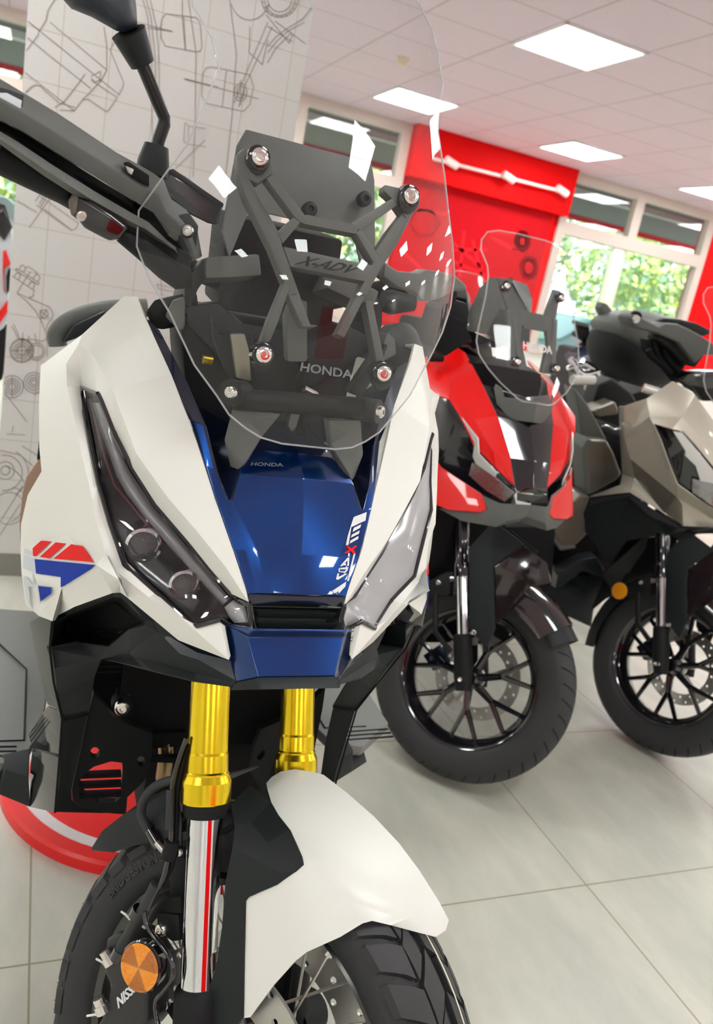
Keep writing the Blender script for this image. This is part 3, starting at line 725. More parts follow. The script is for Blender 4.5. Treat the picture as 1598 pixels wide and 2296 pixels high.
# grille between hood and beak
vs, fs = named({'a': B(560, 1360, .052), 'b': mr(B(560, 1360, .052)), 'c': mr(B(575, 1412, .047)), 'd': B(575, 1412, .047),
    'e': deeper(B(572, 1365, .047), .02), 'f': mr(deeper(B(572, 1365, .047), .02)), 'g': mr(deeper(B(580, 1408, .043), .02)), 'h': deeper(B(580, 1408, .043), .02)}, ['a e h d', 'b f g c', 'e f g h', 'a b f e', 'd c g h'])
mesh('grille_frame', vs, fs, M['dark'], bike, solid=.001, bevel=.0008)
for v0, v1 in ((1371, 1383), (1396, 1408)):
    a = deeper(B(577, v0, .045), .002); b = deeper(B(580, v1, .043), .006)
    prism('grille_slat', [a, mr(a), mr(b), b], V((0, .006, -.002)), M['dark'], bike, bevel=.0006)
# beak
Q = {k: B(*v) for k, v in dict(a=(553, 1427, .054), b=(579, 1519, .042), c=(503, 1400, .073), d=(517, 1480, .066), e=(573, 1521, .044), f=(568, 1414, .052), g=(529, 1530, .058)).items()}
for k in list(Q): Q[k + '2'] = mr(Q[k])
vs, fs = named(Q, ['a b b2 a2', 'a c d g e b', 'a2 c2 d2 g2 e2 b2', 'a f f2 a2', 'a f c', 'a2 f2 c2'])
beak = mesh('beak', vs, fs, M['blue'], bike, solid=.003, bevel=.003, seg=3, ang=50)
P = dict(a=(354, 1417, .128), b=(288, 1462, .150), c=(300, 1470, .146), d=(529, 1529, .058), e=(515, 1482, .068), f=(440, 1462, .096), g=(375, 1425, .122))
acc = panel('lower_accent', P, ['a b c d e f g'], M['navy'], bike, solid=.003, bevel=.002)
# --- lower dark cowl with its air vent
P = dict(v0=(117, 1393, .234), v1=(126, 1382, .229), v2=(166, 1361, .214), v3=(252, 1330, .177), v4=(270, 1329, .170), v5=(285, 1340, .165), v6=(345, 1392, .138), v7=(400, 1436, .112), v8=(513, 1481, .067),
    q1=(139, 1393, .222), q2=(153, 1380, .217), q3=(256, 1340, .174), q4=(270, 1341, .168), q5=(324, 1389, .148), q6=(322, 1400, .146), q7=(288, 1411, .158), q8=(243, 1449, .172), q9=(175, 1438, .200), q0=(137, 1431, .218),
    l1=(110, 1450, .90), l2=(118, 1500, .92), l3=(128, 1560, .94), l4=(139, 1613, .96), m1=(224, 1480, .900), m2=(212, 1520, .93), m3=(206, 1560, .95), m4=(199, 1602, .97),
    n1=(250, 1480, .170), n2=(340, 1503, .134), n3=(430, 1526, .098), n4=(520, 1540, .060), a1=(354, 1417, .130), a2=(288, 1464, .154), a3=(300, 1472, .150), a4=(440, 1510, .092), a5=(529, 1531, .058))
F = ['v0 v1 v2 q2 q1', 'v2 v3 q3 q2', 'v3 v4 q4 q3', 'v4 v5 v6 q5 q4', 'v6 a1 q6 q5', 'a1 a2 q7 q6', 'q7 a2 m1 q8', 'q8 m1 l2 l1 q9', 'v0 q1 q0 l1', 'q0 q9 l1', 'l2 m1 m2 l3', 'l3 m2 m3 m4 l4', 'a2 a3 n2 n1 m1', 'a3 a4 n3 n2', 'a4 a5 n4 n3', 'v6 v7 a1', 'v7 v8 a5 a4 a3 a2 a1']
panel('lower_cowl', P, F, M['dark'], bike, solid=.003, bevel=.003, seg=2, bang=9)
def inpoly(x, y, pg):
    c = False
    for (x1, y1), (x2, y2) in zip(pg, pg[1:] + pg[:1]):
        if (y1 > y) != (y2 > y) and x < (x2 - x1) * (y - y1) / (y2 - y1) + x1: c = not c
    return c
hole = ['q1', 'q2', 'q3', 'q4', 'q5', 'q6', 'q7', 'q8', 'q9', 'q0']
ring = [B(*P[k]) for k in hole]; cen = sum(ring, V()) / 10
inn = [deeper(p.lerp(cen, .15), .05) for p in ring]
o = mesh('air_vent', ring + inn, [[i, (i + 1) % 10, 10 + (i + 1) % 10, 10 + i] for i in range(10)] + [list(range(10, 20))], M['inner'], bike, solid=.001); twin(o)
bm = bmesh.new()
for k in range(11):
    pts = []
    for j in range(16):
        u = 148 + j * 10; v = 1432 - k * 9 + 4 * math.sin(j * 1.3 + k) - (u - 148) * .12
        if not inpoly(u, v, [P[q_][:2] for q_ in hole]): continue
        pts.append(deeper(B(u, v, .21 - (u - 148) * .0004), .022))
    if len(pts) > 2: tube_bm(bm, pts, .0007, 5)
o = finish(bm, 'vent_mesh', M['gloss'], bike); twin(o)
# bottom lip under the beak
Q = {k: B(*v) for k, v in dict(a=(529, 1531, .058), b=(579, 1521, .042), c=(520, 1541, .060), d=(585, 1533, .040)).items()}
for k in list(Q): Q[k + '2'] = mr(Q[k])
Q['x'] = Q['c'] + V((.01, .09, .01)); Q['x2'] = mr(Q['x'])
vs, fs = named(Q, ['a b d c', 'a2 b2 d2 c2', 'b b2 d2 d', 'c d d2 c2 x2 x']); mesh('beak_lip', vs, fs, M['dark'], bike, solid=.003, bevel=.001)
# outer strip left of the cowl
panel('side_trim', dict(a=(88, 1382, .90), b=(117, 1394, .889), c=(110, 1450, .90), d=(128, 1560, .94), e=(139, 1612, .96), f=(123, 1588, .99), g=(106, 1580, 1.01), h=(92, 1520, .99), i=(74, 1445, .96), j=(66, 1395, .935)), ['a b c i j', 'c d h i', 'd e f g h'], M['grey'], bike, solid=.003, bevel=.002)
panel('side_gloss', dict(a=(63, 1647, 1.06), b=(106, 1583, 1.01), c=(141, 1600, .975), d=(140, 1700, .98), e=(72, 1678, 1.05)), ['a b e', 'b c d e'], M['gloss'], bike, solid=.003, bevel=.001)
panel('side_lower_gloss', dict(a=(72, 1678, 1.05), b=(133, 1698, .98), c=(132, 1758, .98), d=(123, 1822, .98), e=(67, 1810, 1.05), f=(66, 1745, 1.05)), ['a b c f', 'f c d e'], M['gloss'], bike, solid=.003, bevel=.001)
RS = lambda *p: [(a / 3.33, 1500 + b / 3.33) for a, b in p]
sh = RS((465, 390), (655, 345), (600, 620), (535, 900), (540, 985), (620, 1040), (850, 1080), (410, 1070), (440, 860))
P = {k: (*p, w) for k, p, w in zip('abcdefghi', sh, (.96, .97, .98, .985, .985, .985, .985, .975, .97))}
panel('lower_side_panel', P, ['a b c d i', 'i d e f g h'], M['dark'], bike, solid=.003, bevel=.002)
for nm, l in (('seam', [(117, 1393, .886), (111, 1452, .897), (120, 1530, .93), (139, 1612, .957), (133, 1700, .962), (123, 1822, .970)]), ('seam', [(139, 1614, .956), (166, 1610, .962), (199, 1602, .967)])):
    o = tube(nm, [aty(*p) for p in l], .0014, M['inner'], bike, n=6); twin(o)
# radiator shroud with holes
def yv(u, v): return 1.0 + (v - 1600) * .0001
out2 = RS((655, 345), (700, 180), (860, 370), (1000, 430), (1140, 480), (1135, 650), (1080, 830), (950, 960), (940, 1085), (850, 1080), (620, 1040), (540, 985), (535, 900), (600, 620))
h1 = RS((580, 870), (620, 790), (700, 730), (830, 690), (910, 700), (920, 760), (900, 960), (860, 1000), (740, 1000), (620, 930))
def holed(name, outer, holes, fn, m, parent, ext, **kw):
    bm = bmesh.new()
    polys = [[V((p[0], p[1], 0)) for p in outer]] + [[V((p[0], p[1], 0)) for p in h] for h in holes]
    flat = [p for q in polys for p in q]
    vs = [bm.verts.new(fn(p.x, p.y)) for p in flat]
    for t in tessellate_polygon(polys):
        try: bm.faces.new([vs[i] for i in t])
        except ValueError: pass
    bmesh.ops.recalc_face_normals(bm, faces=bm.faces)
    r = bmesh.ops.extrude_face_region(bm, geom=list(bm.faces))
    bmesh.ops.translate(bm, verts=[v for v in r['geom'] if isinstance(v, bmesh.types.BMVert)], vec=V(ext))
    bmesh.ops.recalc_face_normals(bm, faces=bm.faces)
    return finish(bm, name, m, parent, **kw)
o = holed('radiator_shroud', out2, [h1, circ(213, 1688, 11, 13, n=10), circ(316, 1707, 9, 12, n=10)], lambda u, v: aty(u, v, 1.0 + (v - 1600) * .0001), M['black'], bike, (0, .012, 0), ang=30)
twin(o)
for k in range(3):
    v = 1738 + k * 22
    prism('shroud_slat', [aty(178, v, 1.015), aty(272, v - 4, 1.015), aty(272, v + 5, 1.015), aty(178, v + 9, 1.015)], (0, .01, 0), M['inner'], bike)
# radiator
def radi():
    a = aty(212, 1478, 1.06); b = aty(470, 1478, 1.06)
    x0, x1 = .06, 2 * PX - .06
    o = box('radiator', (x0, 1.06, .62), (x1, 1.085, .80), M['inner'], bike, smooth=False)
    bm = bmesh.new()
    for k in range(20):
        z = .625 + k * .0088
        tube_bm(bm, [V((x0, 1.058, z)), V((x1, 1.058, z))], .0018, 6)
    finish(bm, 'radiator_fins', M['black'], bike)
radi()
# engine pieces glimpsed behind the fork
prism('frame_side_plate', [aty(u, v, 1.075) for u, v in ((200, 1480), (345, 1500), (345, 1650), (300, 1632), (262, 1615), (200, 1575))], (0, .02, 0), M['inner'], bike, bevel=.003)
box('lower_frame', (.215, 1.12, .30), (2 * PX - .10, 1.5, .66), M['inner'], bike, bevel=.02)
bolt('frame_bolt', aty(275, 1586, 1.02), (-.1, -1, .1), .0115, M['bolt'], bike)
lathe('frame_bolt_seat', aty(275, 1586, 1.028), (0, -1, 0), [(-.02, 0), (-.02, .015), (0, .015), (0, 0)], M['black'], bike)
prism('frame_bracket', [aty(u, v, 1.04) for u, v in ((262, 1556), (292, 1556), (296, 1610), (258, 1610))], (0, .02, 0), M['black'], bike, bevel=.002)
prism('frame_rail', [aty(u, v, 1.05) for u, v in ((305, 1565), (416, 1562), (416, 1590), (310, 1592))], (0, .03, 0), M['black'], bike, bevel=.003)
prism('engine_cover', [aty(u, v, 1.08) for u, v in ((355, 1600), (385, 1586), (420, 1592), (420, 1622), (372, 1625))], (0, .03, 0), M['steel'], bike, bevel=.003)
tube('exhaust_pipe', [aty(372, 1660, 1.06), aty(372, 1700, 1.06), aty(366, 1745, 1.07)], .012, mat('heat_tinted_steel', (.35, .24, .12), .3, 1.), bike, smooth_path=True)
for v in (1650, 1706):
    prism('cross_bracket', [aty(335, v - 6, 1.04), aty(418, v - 8, 1.04), aty(418, v + 6, 1.04), aty(335, v + 3, 1.04)], (0, .01, 0), M['inner'], bike)
# floorboards and step fronts
P = dict(a=(0, 1692, 1.12), b=(66, 1678, 1.08), c=(67, 1810, 1.05), d=(0, 1782, 1.06), e=(-60, 1760, 1.08), f=(-60, 1695, 1.13), g=(10, 1690, 1.10), h=(12, 1725, 1.06), i=(62, 1742, 1.045))
panel('step_front', P, ['a g h d e f', 'g b i h', 'h i c d'], M['dark'], bike, solid=.003, bevel=.003)
zf = .462
def zp(u, v): return atz(u, v, zf)
fbp = [V((-.02, 1.08, zf)), V((.030, 1.09, zf)), V((.055, 1.18, zf)), V((.085, 1.50, zf - .01)), V((.07, 1.62, zf - .01)), V((-.09, 1.62, zf)), V((-.11, 1.5, zf)), V((-.10, 1.15, zf))]
o = prism('footboard', fbp, (0, 0, -.02), mat('grey_rubber_mat', (.20, .205, .195), .5, bump=(800, .3, .0003)), bike, bevel=.004); twin(o)
bm = bmesh.new()
for q in ([V((-.05, 1.14, zf)), V((.03, 1.14, zf)), V((.03, 1.36, zf)), V((-.03, 1.48, zf)), V((-.09, 1.5, zf))],):
    tube_bm(bm, q, .0016, 6)
for k in range(3): tube_bm(bm, [V((-.09, 1.105 + k * .012, zf)), V((.02, 1.10 + k * .012, zf))], .0018, 6)
o = finish(bm, 'footboard_ridges', M['black'], bike); twin(o)
# seat, rear rail and an unidentified tan shape glimpsed over the left of the fairing
tube('grab_rail', [aty(u, v, 1.5) for u, v in ((130, 775), (128, 745), (165, 715), (235, 695), (330, 690))], .016, M['grey'], bike, smooth_path=True)
prism('mirror_back', [aty(u, v, 1.46) for u, v in ((140, 770), (165, 730), (235, 697), (240, 720), (170, 760))], (0, .03, 0), M['dark'], bike, bevel=.004)
prism('tan_shape', [aty(u, v, 1.5) for u, v in ((93, 1020), (76, 1040), (56, 1068), (46, 1110), (40, 1170), (44, 1260), (120, 1260), (120, 1010))], (.1, .3, 0), M['gum'], bike, bevel=.01)  # tan block for an unidentified shape, modelled as the side of a seat
prism('seat', [aty(u, v, 1.5) for u, v in ((88, 970), (80, 1035), (93, 1022), (120, 1015), (120, 960))], (.3, .5, 0), M['dark'], bike, bevel=.01)
box('rear_body', (.12, 1.45, .45), (.44, 2.1, .78), M['dark'], bike, bevel=.04)
# --- windscreen surface
def sy(z, l): return .770 + .104 * (z - 1.2) + 1.206 * (z - 1.2) ** 2 + 3.402 * l * l
def S(u, v, off=0.):
    r = ray(u, v); lo, hi = .4, 2.
    for _ in range(50):
        t = (lo + hi) / 2; P = O + r * t
        if P.y - sy(P.z, P.x - PX) - off > 0: hi = t
        else: lo = t
    return O + r * lo
EZ = [(1.047, .03), (1.050, .052), (1.057, .068), (1.068, .086), (1.085, .100), (1.111, .124), (1.158, .152), (1.185, .172), (1.215, .186), (1.25, .187), (1.287, .168), (1.32, .150), (1.355, .139), (1.40, .125), (1.43, .132), (1.463, .149), (1.50, .147), (1.53, .140), (1.55, .118), (1.562, .085), (1.566, .05)]
rows = []
for z, e in EZ:
    rows.append([V((PX + e * t, sy(z, e * t), z)) for t in [k / 8 - 1 for k in range(17)]])
scr = grid('windscreen', rows, M['screen'], bike, ang=80)
E1 = [r_[0] for r_ in rows]; E2 = [r_[-1] for r_ in rows]
loop = E1 + E2[::-1]; loop.append(loop[0])
tube('windscreen_edge', loop, .0011, M['edge'], scr, n=6)
Qz = lambda *p: [(400 + a / 2.8536, 280 + b / 2.8526) for a, b in p]
Wz = lambda *p: [(330 + a / 2.5365, 560 + b / 2.537) for a, b in p]
# --- bracket frame, one piece with ribs
bars = [Qz((375, 185), (412, 150), (455, 160), (500, 160), (585, 200), (605, 310), (510, 375), (455, 350), (388, 358)),
    Qz((388, 345), (455, 345), (505, 430), (640, 680), (668, 780), (765, 1084), (705, 1084), (590, 790), (430, 470)),
    Qz((560, 340), (605, 305), (815, 580), (778, 622), (740, 585)),
    Qz((628, 690), (738, 588), (782, 622), (668, 760)),
    Qz((795, 575), (830, 572), (1110, 630), (1155, 662), (1142, 700), (815, 635), (775, 622)),
    Qz((1135, 690), (1165, 665), (1295, 850), (1262, 905)),
    Qz((1105, 630), (1372, 465), (1422, 475), (1402, 512), (1165, 680)),
    Qz((1490, 590), (1515, 540), (1400, 770), (1295, 920), (1205, 1090), (1140, 1090), (1262, 870), (1335, 690), (1440, 555)),
    Qz((1322, 380), (1442, 408), (1522, 450), (1515, 545), (1462, 600), (1400, 510), (1370, 472), (1318, 425)),
    Qz((1338, 690), (1378, 705), (1292, 850), (1258, 808)),
    Qz((672, 775), (1250, 900), (1235, 965), (1190, 1002), (715, 905)),
    Wz((735, 20), (785, 20), (935, 440), (885, 440), (790, 230)),
    Wz((1290, 60), (1345, 60), (1122, 500), (1078, 480)),
    Wz((785, 170), (815, 210), (742, 420), (700, 520), (640, 545), (690, 400)),
    Wz((1240, 290), (1282, 290), (1352, 640), (1305, 640))]
bars[7] = Qz((1440, 555), (1515, 540), (1400, 770), (1295, 920), (1205, 1090), (1140, 1090), (1262, 870), (1335, 690))
bm = bmesh.new()
for q in bars:
    a = [S(u, v, .010) for u, v in q]; n = len(a)
    dp = V((0, .016, -.004))
    v1 = [bm.verts.new(p) for p in a]; v2 = [bm.verts.new(p + dp) for p in a]
    f1 = bm.faces.new(v1); bm.faces.new(v2[::-1])
    for i in range(n): bm.faces.new([v1[(i + 1) % n], v1[i], v2[i], v2[(i + 1) % n]])
bmesh.ops.recalc_face_normals(bm, faces=bm.faces)
br = finish(bm, 'windscreen_bracket', M['grey'], bike, bevel=.0018, seg=2, ang=45, bang=40)
q = Qz((738, 890), (1118, 958), (1172, 908), (795, 835))
def fnb(s, t):
    A, Bq, Cc, D_ = [V((*p, 0)) for p in q]
    p = (A * (1 - s) + Bq * s) * (1 - t) + (D_ * (1 - s) + Cc * s) * t
    return S(p.x, p.y, .0085), V((0, -1, .1)).normalized()
text('raised_lettering', 'X-ADV', fnb, M['dark'], br, .0015, bold=.02, shear=.3)
for (u, v) in ((580, 353), (918, 440), (589, 795), (857, 837)):
    p = S(u, v, 0); ax = V((0, -1, .12)).normalized()
    lathe('bolt_washer', p, ax, [(-.012, 0), (-.012, .0115), (.001, .0115), (.002, .0095), (.002, 0)], M['gloss'], bike, n=24)
    bolt('screen_bolt', p + ax * .003, ax, .0082, M['bolt'], bike, h=.004)
    prism('bolt_boss', [S(u + a, v + b, .005) for a, b in circ(0, 6, 24, 34, n=12)[:-1]], (0, .012, 0), M['dark'], bike, bevel=.002)
# clear lettering on the screen
def fsc(q):
    A, Bq, Cc, D_ = [V((*p, 0)) for p in q]
    def fn(s, t):
        p = (A * (1 - s) + Bq * s) * (1 - t) + (D_ * (1 - s) + Cc * s) * t
        return S(p.x, p.y, -.0006), V((0, -1, 0))
    return fn
text('screen_lettering', 'HONDA', fsc([(672, 832), (790, 850), (790, 830), (676, 812)]), M['ghost'], scr, .0003, bold=.02)
pixtext('hood_lettering', 'HONDA', hood, [(562, 1050), (634, 1052), (634, 1044), (564, 1042)], M['ghost'], bike, lift=.004, bold=.01)
# --- meter visor and shapes behind the bracket
P = dict(a=(551, 289, .955), b=(530, 326, .955), c=(519, 390, .945), d=(497, 520, .925), e=(515, 578, .92), f=(609, 377, .942), g=(648, 436, .938), h=(560, 470, .938))
Q = {k: B(*v) for k, v in P.items()}
for k in list(Q): Q[k + '2'] = mr(Q[k])
Q['n'] = Q['e'] + V((0, 0, -.02)); 
vs, fs = named(Q, ['a f f2 a2', 'f g g2 f2', 'a b c f', 'c h g f', 'c d e h', 'a2 b2 c2 f2', 'c2 h2 g2 f2', 'c2 d2 e2 h2', 'g h h2 g2'])
vis = mesh('meter_visor', vs, fs, M['grey'], bike, solid=.004, bevel=.005, seg=3, ang=50)
for (u, v) in ((817, 446), (694, 470)):
    bolt('visor_plug', aty(u, v, .93), (0, -1, .2), .0085, M['dark'], bike)
prism('meter_unit', [V((PX - .075, .985, 1.16)), V((PX + .075, .985, 1.16)), V((PX + .075, 1.0, 1.27)), V((PX - .075, 1.0, 1.27))], (0, .10, .01), M['inner'], bike, bevel=.006)
prism('meter_shroud', [V((PX - .10, .96, 1.03)), V((PX + .10, .96, 1.03)), V((PX + .12, .985, 1.15)), V((PX - .12, .985, 1.15))], (0, .12, .01), M['black'], bike, bevel=.01)
o = prism('inner_cowl_shelf', [aty(u, v, .93) for u, v in Wz((330, 40), (640, 22), (655, 148), (332, 166))], (0, .06, -.01), M['grey'], bike, bevel=.004); twin(o)
o = prism('inner_cowl_side', [aty(u, v, .94) for u, v in Wz((330, 40), (332, 166), (290, 225), (250, 330), (215, 320), (210, 230), (240, 140))], (0, .08, -.01), M['dark'], bike, bevel=.004); twin(o)
o = prism('inner_cowl_wall', [aty(u, v, .95) for u, v in Wz((215, 320), (400, 300), (600, 480), (620, 760), (480, 700), (230, 420))], (.01, .05, 0), M['dark'], bike, bevel=.004); twin(o)
o = prism('inner_cowl_box', [aty(u, v, .925) for u, v in Wz((140, 290), (205, 270), (212, 300), (205, 460), (170, 450), (100, 380))], (.01, .05, 0), M['grey'], bike, bevel=.003); twin(o)
o = prism('inner_cowl_cap', [aty(u, v, .95) for u, v in ((325, 700), (345, 672), (420, 655), (425, 700), (365, 740), (340, 735))], (.02, .05, 0), M['dark'], bike, bevel=.004); twin(o)
o = prism('inner_panel', [S(u, v, .06) for u, v in Wz((370, 370), (420, 480), (480, 470), (590, 740), (470, 740), (385, 520))], (0, .02, 0), M['black'], bike, bevel=.003); twin(o)
o = prism('pale_inner_strip', [S(u, v, .055) for u, v in Wz((475, 480), (555, 478), (580, 570), (592, 750), (510, 730), (490, 600))], (0, .01, 0), mat('pale_tan_satin', (.34, .31, .25), .4, .6), bike, bevel=.002)  # pale tan strip behind the bracket
o = prism('inner_grey_column', [S(u, v, .05) for u, v in Wz((820, 300), (915, 290), (915, 640), (800, 640), (790, 380))], (0, .02, 0), M['grey'], bike, bevel=.004)
tube('hinge_bar', [S(525, 895, .03), S(812, 915, .03)], .012, M['black'], bike, n=16)
o = lathe('hinge_cap', S(522, 880, .022), (-.7, -.7, .1), [(-.02, 0), (-.02, .0135), (.006, .0135), (.006, 0)], M['black'], bike, n=24); twin(o)
o = bolt('hinge_bolt', S(519, 880, .012), (-.7, -.7, .1), .007, M['bolt'], bike); twin(o)
tube('cable_loom', [S(u, v, .07) for u, v in Wz((880, 620), (900, 720), (870, 780), (900, 860), (860, 960), (880, 1040))], .007, M['inner'], bike, smooth_path=True)
tube('cable_clip', [S(u, v, .06) for u, v in Wz((890, 790), (960, 830), (930, 860), (900, 920))], .004, M['steel'], bike, smooth_path=True)
mt = prism('centre_clasp', [S(u, v, .045) for u, v in Wz((830, 880), (885, 840), (890, 870), (850, 1010), (820, 1040), (800, 1000))], (0, .01, 0), M['grey'], bike, bevel=.002)
tube('brass_fitting', [aty(455, 806, .93), aty(476, 809, .93)], .0055, M['gold'], bike)
# --- feet of the bracket
FT = dict(f1=(*Wz((490, 880))[0], .075), f2=(*Wz((757, 937))[0], .028), f3=(*Wz((655, 1062))[0], .040), f4=(*Wz((557, 1215))[0], .060), f5=(*Wz((513, 1252))[0], .067), f6=(*Wz((470, 1235))[0], .073), f7=(*Wz((436, 1080))[0], .082))
Q = {k: B(*v) for k, v in FT.items()}
Q['r1'] = B(*Wz((560, 962))[0], .060) + V((0, -.006, 0)); Q['r2'] = B(*Wz((490, 1165))[0], .071) + V((0, -.005, 0))
vs, fs = named(Q, ['f1 f2 r1', 'f2 f3 r1', 'r1 f3 f4 r2', 'r2 f4 f5 f6', 'f6 f7 r2', 'f7 f1 r1 r2'])
o = mesh('bracket_foot', vs, fs, M['grey'], bike, solid=.012, bevel=.002, ang=30, bang=8); twin(o)
# --- handlebar end, guards, mirror (turned with the bars)
bar = lambda u, v, y: aty(u, v, y)
Zg = lambda *p: [(a / 1.9975, b / 1.997) for a, b in p]
def gy(u): return .735 + .22 * max(0, u + 40) / 480
top = Zg((-120, 305), (0, 352), (105, 415), (260, 508), (520, 682), (640, 748), (730, 800), (765, 890), (835, 938), (880, 1010), (905, 1150))
mid = Zg((-120, 470), (0, 540), (105, 595), (240, 680), (480, 828), (600, 900), (690, 955), (725, 1010), (760, 1060), (800, 1090), (850, 1180))
low = Zg((-120, 590), (0, 645), (60, 690), (200, 790), (400, 918), (560, 1008), (640, 1045), (700, 1080), (735, 1095), (780, 1130), (835, 1200))
def row(ps, dy): return [aty(u, v, gy(u) + dy) for u, v in ps]
hg = grid('hand_guard', [row(top, .045), row(top, .0), row([(a[0] * .5 + b[0] * .5, a[1] * .5 + b[1] * .5) for a, b in zip(top, mid)], -.012), row(mid, -.004)], M['grey'], bike, solid=.004, bevel=.002, ang=50)
g2 = [(a[0] * .82 + b[0] * .18, a[1] * .82 + b[1] * .18) for a, b in zip(mid, low)]
g3 = [(a[0] * .55 + b[0] * .45, a[1] * .55 + b[1] * .45) for a, b in zip(mid, low)]
grid('guard_channel', [row(mid, -.004), row(g2, .016), row(g3, .012), row(g3, .002)], M['gloss'], bike, solid=.003, ang=50)
grid('guard_lower', [row(g3, .0), row([(a[0] * .4 + b[0] * .6, a[1] * .4 + b[1] * .6) for a, b in zip(g3, low)], -.006), row(low, .01), row(low, .05)], M['grey'], bike, solid=.003, bevel=.002, ang=50)
def gp(ps, dy): return [aty(u, v, gy(u) + dy) for u, v in ps]
prism('guard_slot', gp(Zg((552, 728), (575, 722), (668, 785), (668, 835), (640, 822), (590, 790)), -.016), (0, .004, 0), M['inner'], bike, bevel=.001)
prism('guard_slot_insert', gp(Zg((560, 740), (600, 758), (590, 785), (572, 772)), -.0175), (0, .004, 0), M['steel'], bike, bevel=.001)
prism('guard_window', gp(Zg((-20, 385), (40, 400), (108, 425), (98, 500), (70, 500), (-20, 452)), -.009), (0, .004, 0), M['dark'], bike, bevel=.001)
prism('guard_window_pane', gp(Zg((-20, 415), (30, 415), (98, 450), (92, 488), (60, 485), (-20, 448)), -.0105), (0, .002, 0), M['pale'], bike, bevel=.0005)
bolt('guard_bolt', aty(420, 518, .93), (-.3, -1, .1), .007, M['steel'], bike)
prism('guard_mount', gp(Zg((795, 960), (850, 955), (890, 1010), (880, 1110), (850, 1180), (800, 1080)), -.008), (0, .02, 0), M['dark'], bike, bevel=.003)
tube('handlebar', [aty(u, v, y) for u, v, y in ((-30, 330, .80), (150, 420, .86), (330, 540, .93), (420, 600, .98), (520, 640, 1.02))], [.017, .017, .013, .012, .012], M['black'], bike, smooth_path=False, n=16)
P = Zg((305, 890), (325, 860), (370, 880), (500, 960), (575, 1020), (540, 1070), (490, 1080), (375, 1020), (355, 990), (315, 960))
prism('switch_box', [aty(u, v, .84) for u, v in P], (.004, .05, 0), M['gloss'], bike, bevel=.004, seg=3)
prism('switch_box_end', [aty(u, v, .838) for u, v in Zg((303, 900), (322, 865), (352, 880), (340, 960), (318, 968))], (.004, .045, 0), mat('bronze_grey_plastic', (.16, .13, .11), .4), bike, bevel=.003)
bolt('switch_screw', aty(183, 484, .838), (0, -1, 0), .005, M['steel'], bike)
tube('brake_lever', [aty(u, v, .90) for u, v in Zg((540, 1050), (640, 1120), (740, 1200), (800, 1240), (850, 1240))], [.008, .011, .013, .014, .012], M['black'], bike, smooth_path=False)
prism('master_cylinder', [aty(u, v, .93) for u, v in Zg((590, 1030), (700, 1070), (800, 1110), (870, 1150), (840, 1250), (760, 1220), (690, 1190), (620, 1130))], (0, .04, 0), M['inner'], bike, bevel=.006)
P = Zg((712, 770), (775, 758), (830, 790), (1000, 915), (975, 1010), (930, 1000), (850, 960), (760, 890))
prism('brake_reservoir', [aty(u, v, .97) for u, v in P], (.01, .06, .004), mat('translucent_dark_cap', (.03, .04, .05), .3, coat=.6), bike, bevel=.004, seg=3)
prism('reservoir_cap', [aty(u, v, .965) for u, v in Zg((712, 775), (775, 755), (1002, 912), (998, 930), (770, 775), (715, 790))], (.01, .07, .004), M['dark'], bike, bevel=.001)
mp = [aty(u, v, y) for u, v, y in ((343, 372, .93), (351, 335, .93), (355, 315, .93), (368, 278, .93), (368, 262, .93), (352, 225, .925), (325, 160, .92), (315, 138, .92))]
tube('mirror_boot', [aty(340, 392, .93), aty(344, 365, .93), aty(351, 326, .93)], [.0165, .0165, .0125], M['dark'], bike, n=20, smooth_path=False)
tube('mirror_stalk', mp, .0068, M['satin'], bike, smooth_path=False, n=16)
tube('mirror_neck', [aty(319, 143, .92), aty(288, 72, .91)], [.0125, .0175], M['dark'], bike, n=20)
hp = [(135, -30), (142, 0), (160, 20), (205, 38), (262, 70), (280, 72), (308, 60), (306, 20), (300, -30)]
grid('mirror_head', [[aty(u, v, .90 + .03) for u, v in hp], [aty(u, v, .90) for u, v in hp], [aty(220 + (u - 220) * .7, -10 + (v + 10) * .7, .885) for u, v in hp], [aty(220, -12, .88)] * len(hp)], M['navy'] if False else mat('satin_blue_black_plastic', (.02, .027, .038), .4), bike, solid=.002, bevel=.0, ang=60)
# far hand guard seen through the screen
Rz = lambda *p: [(780 + a / 4.994, 560 + b / 4.994) for a, b in p]
P = Rz((410, 130), (520, 210), (560, 240), (820, 270), (890, 228), (1050, 245), (1210, 290), (1330, 395), (1335, 470), (1200, 470), (1000, 560), (850, 590), (740, 475), (560, 430), (390, 300))
prism('far_hand_guard', [aty(u, v, 1.0 + .06 * (u - 860) / 200) for u, v in P], (0, .04, 0), M['grey'], bike, bevel=.006, seg=3)
prism('far_reservoir', [aty(u, v, 1.08) for u, v in ((1000, 665), (1050, 680), (1052, 735), (1000, 720), (985, 690))], (0, .05, 0), M['black'], bike, bevel=.006)
tube('far_lever', [aty(u, v, .98) for u, v in Rz((380, 570), (480, 590), (735, 600))], [.013, .016, .010], M['dark'], bike, n=16)
tube('far_handlebar', [V((PX + .04, 1.08, 1.17)), aty(900, 640, 1.06), aty(1010, 665, 1.09)], .013, M['black'], bike, n=16)
lathe('far_stem_cover', aty(898, 800, .98), (.5, -1, .1), [(-.03, .02), (-.02, .042), (.0, .045), (.015, .03), (.02, 0)], M['dark'], bike, n=28)
prism('far_cable_cover', [aty(u, v, 1.06) for u, v in ((985, 690), (1040, 720), (1060, 760), (1000, 800), (960, 770))], (0, .05, 0), M['inner'], bike, bevel=.004)
